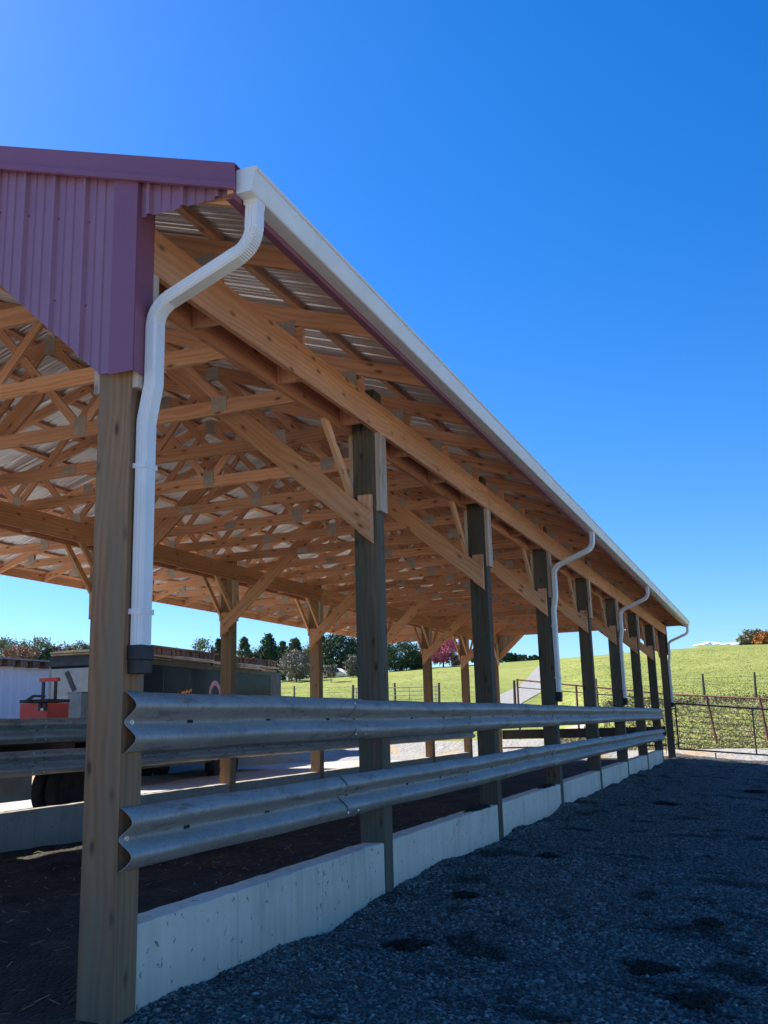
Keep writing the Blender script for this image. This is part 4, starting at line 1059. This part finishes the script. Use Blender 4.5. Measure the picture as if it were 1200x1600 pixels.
# flatbed truck with dual rear wheels; cab heads out of frame
tk = thing('flatbed_truck', 'dark flatbed truck with dual rear wheels behind the left guardrails', 'truck', (-8.15, 8.3, GL), 0)
for s in (1, -1):
    wheel(tk, s*1.20, 0, .42, .42, .26, s); wheel(tk, s*.92, 0, .42, .42, .25, s)
    wheel(tk, s*1.12, -4.2, .42, .42, .26, s)
mb = MB(); mb.box(-.45, .45, -5, 2.1, .75, 1.13); mb.box(-1.1, 1.1, -.12, .12, .34, .50); mb.build('chassis', 'chassis', tk)
mb = MB(); mb.box(-1.22, 1.22, -2.6, 2.2, 1.14, 1.26); mb.build('flatbed', 'chassis', tk, bevel=.01)
mb = MB(); mb.box(.75, 1.05, -2.3, -.8, .35, .85); mb.build('side_tank', 'greybox', tk, bevel=.03)
mb = MB()
prof_c = [(-5.9, .55), (-5.95, 1.15), (-4.9, 1.35), (-4.3, 2.0), (-2.85, 2.02), (-2.75, .55)]
mb.prism(prof_c, -1.0, 1.0, axis='X'); mb.build('cab', 'truckblue', tk, bevel=.05)
mb = MB(); mb.prism([(-4.75, 1.38), (-4.25, 1.92), (-3.1, 1.92), (-3.1, 1.38)], -1.01, 1.01, axis='X'); mb.build('side_window', 'glass', tk)
mb = MB(); mb.box(.70, 1.21, .56, .60, .30, 1.13); mb.box(.66, 1.22, -.62, .62, .95, 1.0); mb.build('mud_flap', 'chassis', tk)
# small grey case on the bed
gb = thing('equipment_case', 'small dark grey metal case on the truck bed beside the red toolbox', 'case', (-7.95, 9.4, GL+1.26))
mb = MB(); mb.box(-.12, .16, 0, .35, 0, .68); mb.build('body', 'greybox', gb, bevel=.01)
mb = MB(); mb.box(-.13, .17, -.01, .36, .68, .71); mb.build('lid', 'rim', gb, bevel=.004)
# red toolbox
tb = thing('rolling_toolbox', 'bright red rolling toolbox with black telescopic handle on the truck bed', 'toolbox', (-7.55, 8.4, GL+1.26), math.radians(0))
mb = MB(); mb.box(-.42, .12, -.25, .25, .06, .50); mb.build('body', 'toolred', tb, bevel=.03)
mb = MB(); mb.box(-.43, .13, -.26, .26, .51, .56); mb.build('lid', 'blackplastic', tb, bevel=.02)
mb = MB(); mb.beam((-.30, -.30, .52), (-.12, -.30, .61), .03, .04); mb.beam((-.12, -.30, .61), (.10, -.30, .60), .03, .04); mb.build('carry_handle', 'blackplastic', tb)
for x in (-.44, -.19):
    mb = MB(); mb.box(x-.022, x+.022, .27, .30, .2, .88); mb.build('handle_bar', 'blackplastic', tb)
mb = MB(); mb.box(-.50, -.13, .25, .32, .86, .92); mb.build('handle_grip', 'toolred', tb, bevel=.02)
for x in (-.02, .08):
    mb = MB(); mb.box(x-.03, x+.03, -.27, -.25, .38, .50); mb.build('clasp', 'blackplastic', tb)
mb = MB(); mb.box(.0, .06, -.272, -.262, .38, .42); mb.build('badge', 'farwhite', tb)

# ------------------------------------------------------------------ clouds
for k, (px, w) in enumerate(((1108, 34), (1142, 26))):
    p = at(px, 1008, 4000); mb = MB()
    o = thing('cloud', ['long low white cloud just over the hill crest', 'small white cloud to the right of the longer one over the hill crest'][k], 'cloud', tuple(p), group='clouds on the skyline')
    import bmesh
    bm = bmesh.new(); rr = random.Random(k)
    for q in range(12):
        t = q/11-.5; s = (1-abs(t)*1.3); m_ = Matrix.Translation((t*w/FPX*4000*1.0, rr.uniform(-8, 8), rr.uniform(-2, 4)*s)) @ Matrix.Diagonal((16, 14, 3+7*max(.1, s)*rr.uniform(.5, 1.1), 1))
        bmesh.ops.create_icosphere(bm, subdivisions=3, radius=1, matrix=m_)
    me = bpy.data.meshes.new('puff'); bm.to_mesh(me); bm.free(); me.materials.append(M['cloud'])
    for pl in me.polygons: pl.use_smooth = True
    place('puff', me, o)

# ------------------------------------------------------------------ light
HX, HY = 1.10, -.16
el = math.atan2(1, math.hypot(HX, HY)); azs = math.atan2(-HX, -HY)     # azimuth of the sun measured from +Y towards +X
w = bpy.data.worlds.new('World'); scene.world = w; w.use_nodes = True; n, l = w.node_tree.nodes, w.node_tree.links
bg = n['Background']; sky = n.new('ShaderNodeTexSky'); sky.sky_type = 'NISHITA'; sky.sun_disc = False
sky.sun_elevation = el; sky.sun_rotation = azs; sky.altitude = 700; sky.air_density = 1.0; sky.dust_density = .6; sky.ozone_density = 3.0
hs = n.new('ShaderNodeHueSaturation'); hs.inputs['Saturation'].default_value = 1.4; hs.inputs['Hue'].default_value = .508
l.new(sky.outputs[0], hs.inputs['Color']); tcg = n.new('ShaderNodeTexCoord').outputs['Generated']; sxx = n.new('ShaderNodeSeparateXYZ'); l.new(tcg, sxx.inputs[0])
skr = ramp(n, [(0, (.42, .54, .64)), (.10, (.50, .62, .74)), (.30, (.70, .75, .80)), (.60, (.86, .84, .86))]); l.new(sxx.outputs[2], skr.inputs[0])
l.new(mix(n, l, hs.outputs[0], skr.outputs[0], 1.0, 'MULTIPLY'), bg.inputs['Color']); bg.inputs['Strength'].default_value = .112
sl = bpy.data.lights.new('sun', 'SUN'); so = bpy.data.objects.new('sun', sl); COL.objects.link(so)
sl.energy = 4.8; sl.angle = math.radians(.5); sl.color = (1, .95, .87)
d = Vector((HX, HY, -1)).normalized(); so.rotation_euler = d.to_track_quat('-Z', 'Y').to_euler()
scene.view_settings.view_transform = 'Standard'; scene.view_settings.look = 'None'; scene.view_settings.exposure = 1.3; scene.view_settings.gamma = 1
scene.cycles.max_bounces = 8; scene.cycles.diffuse_bounces = 5
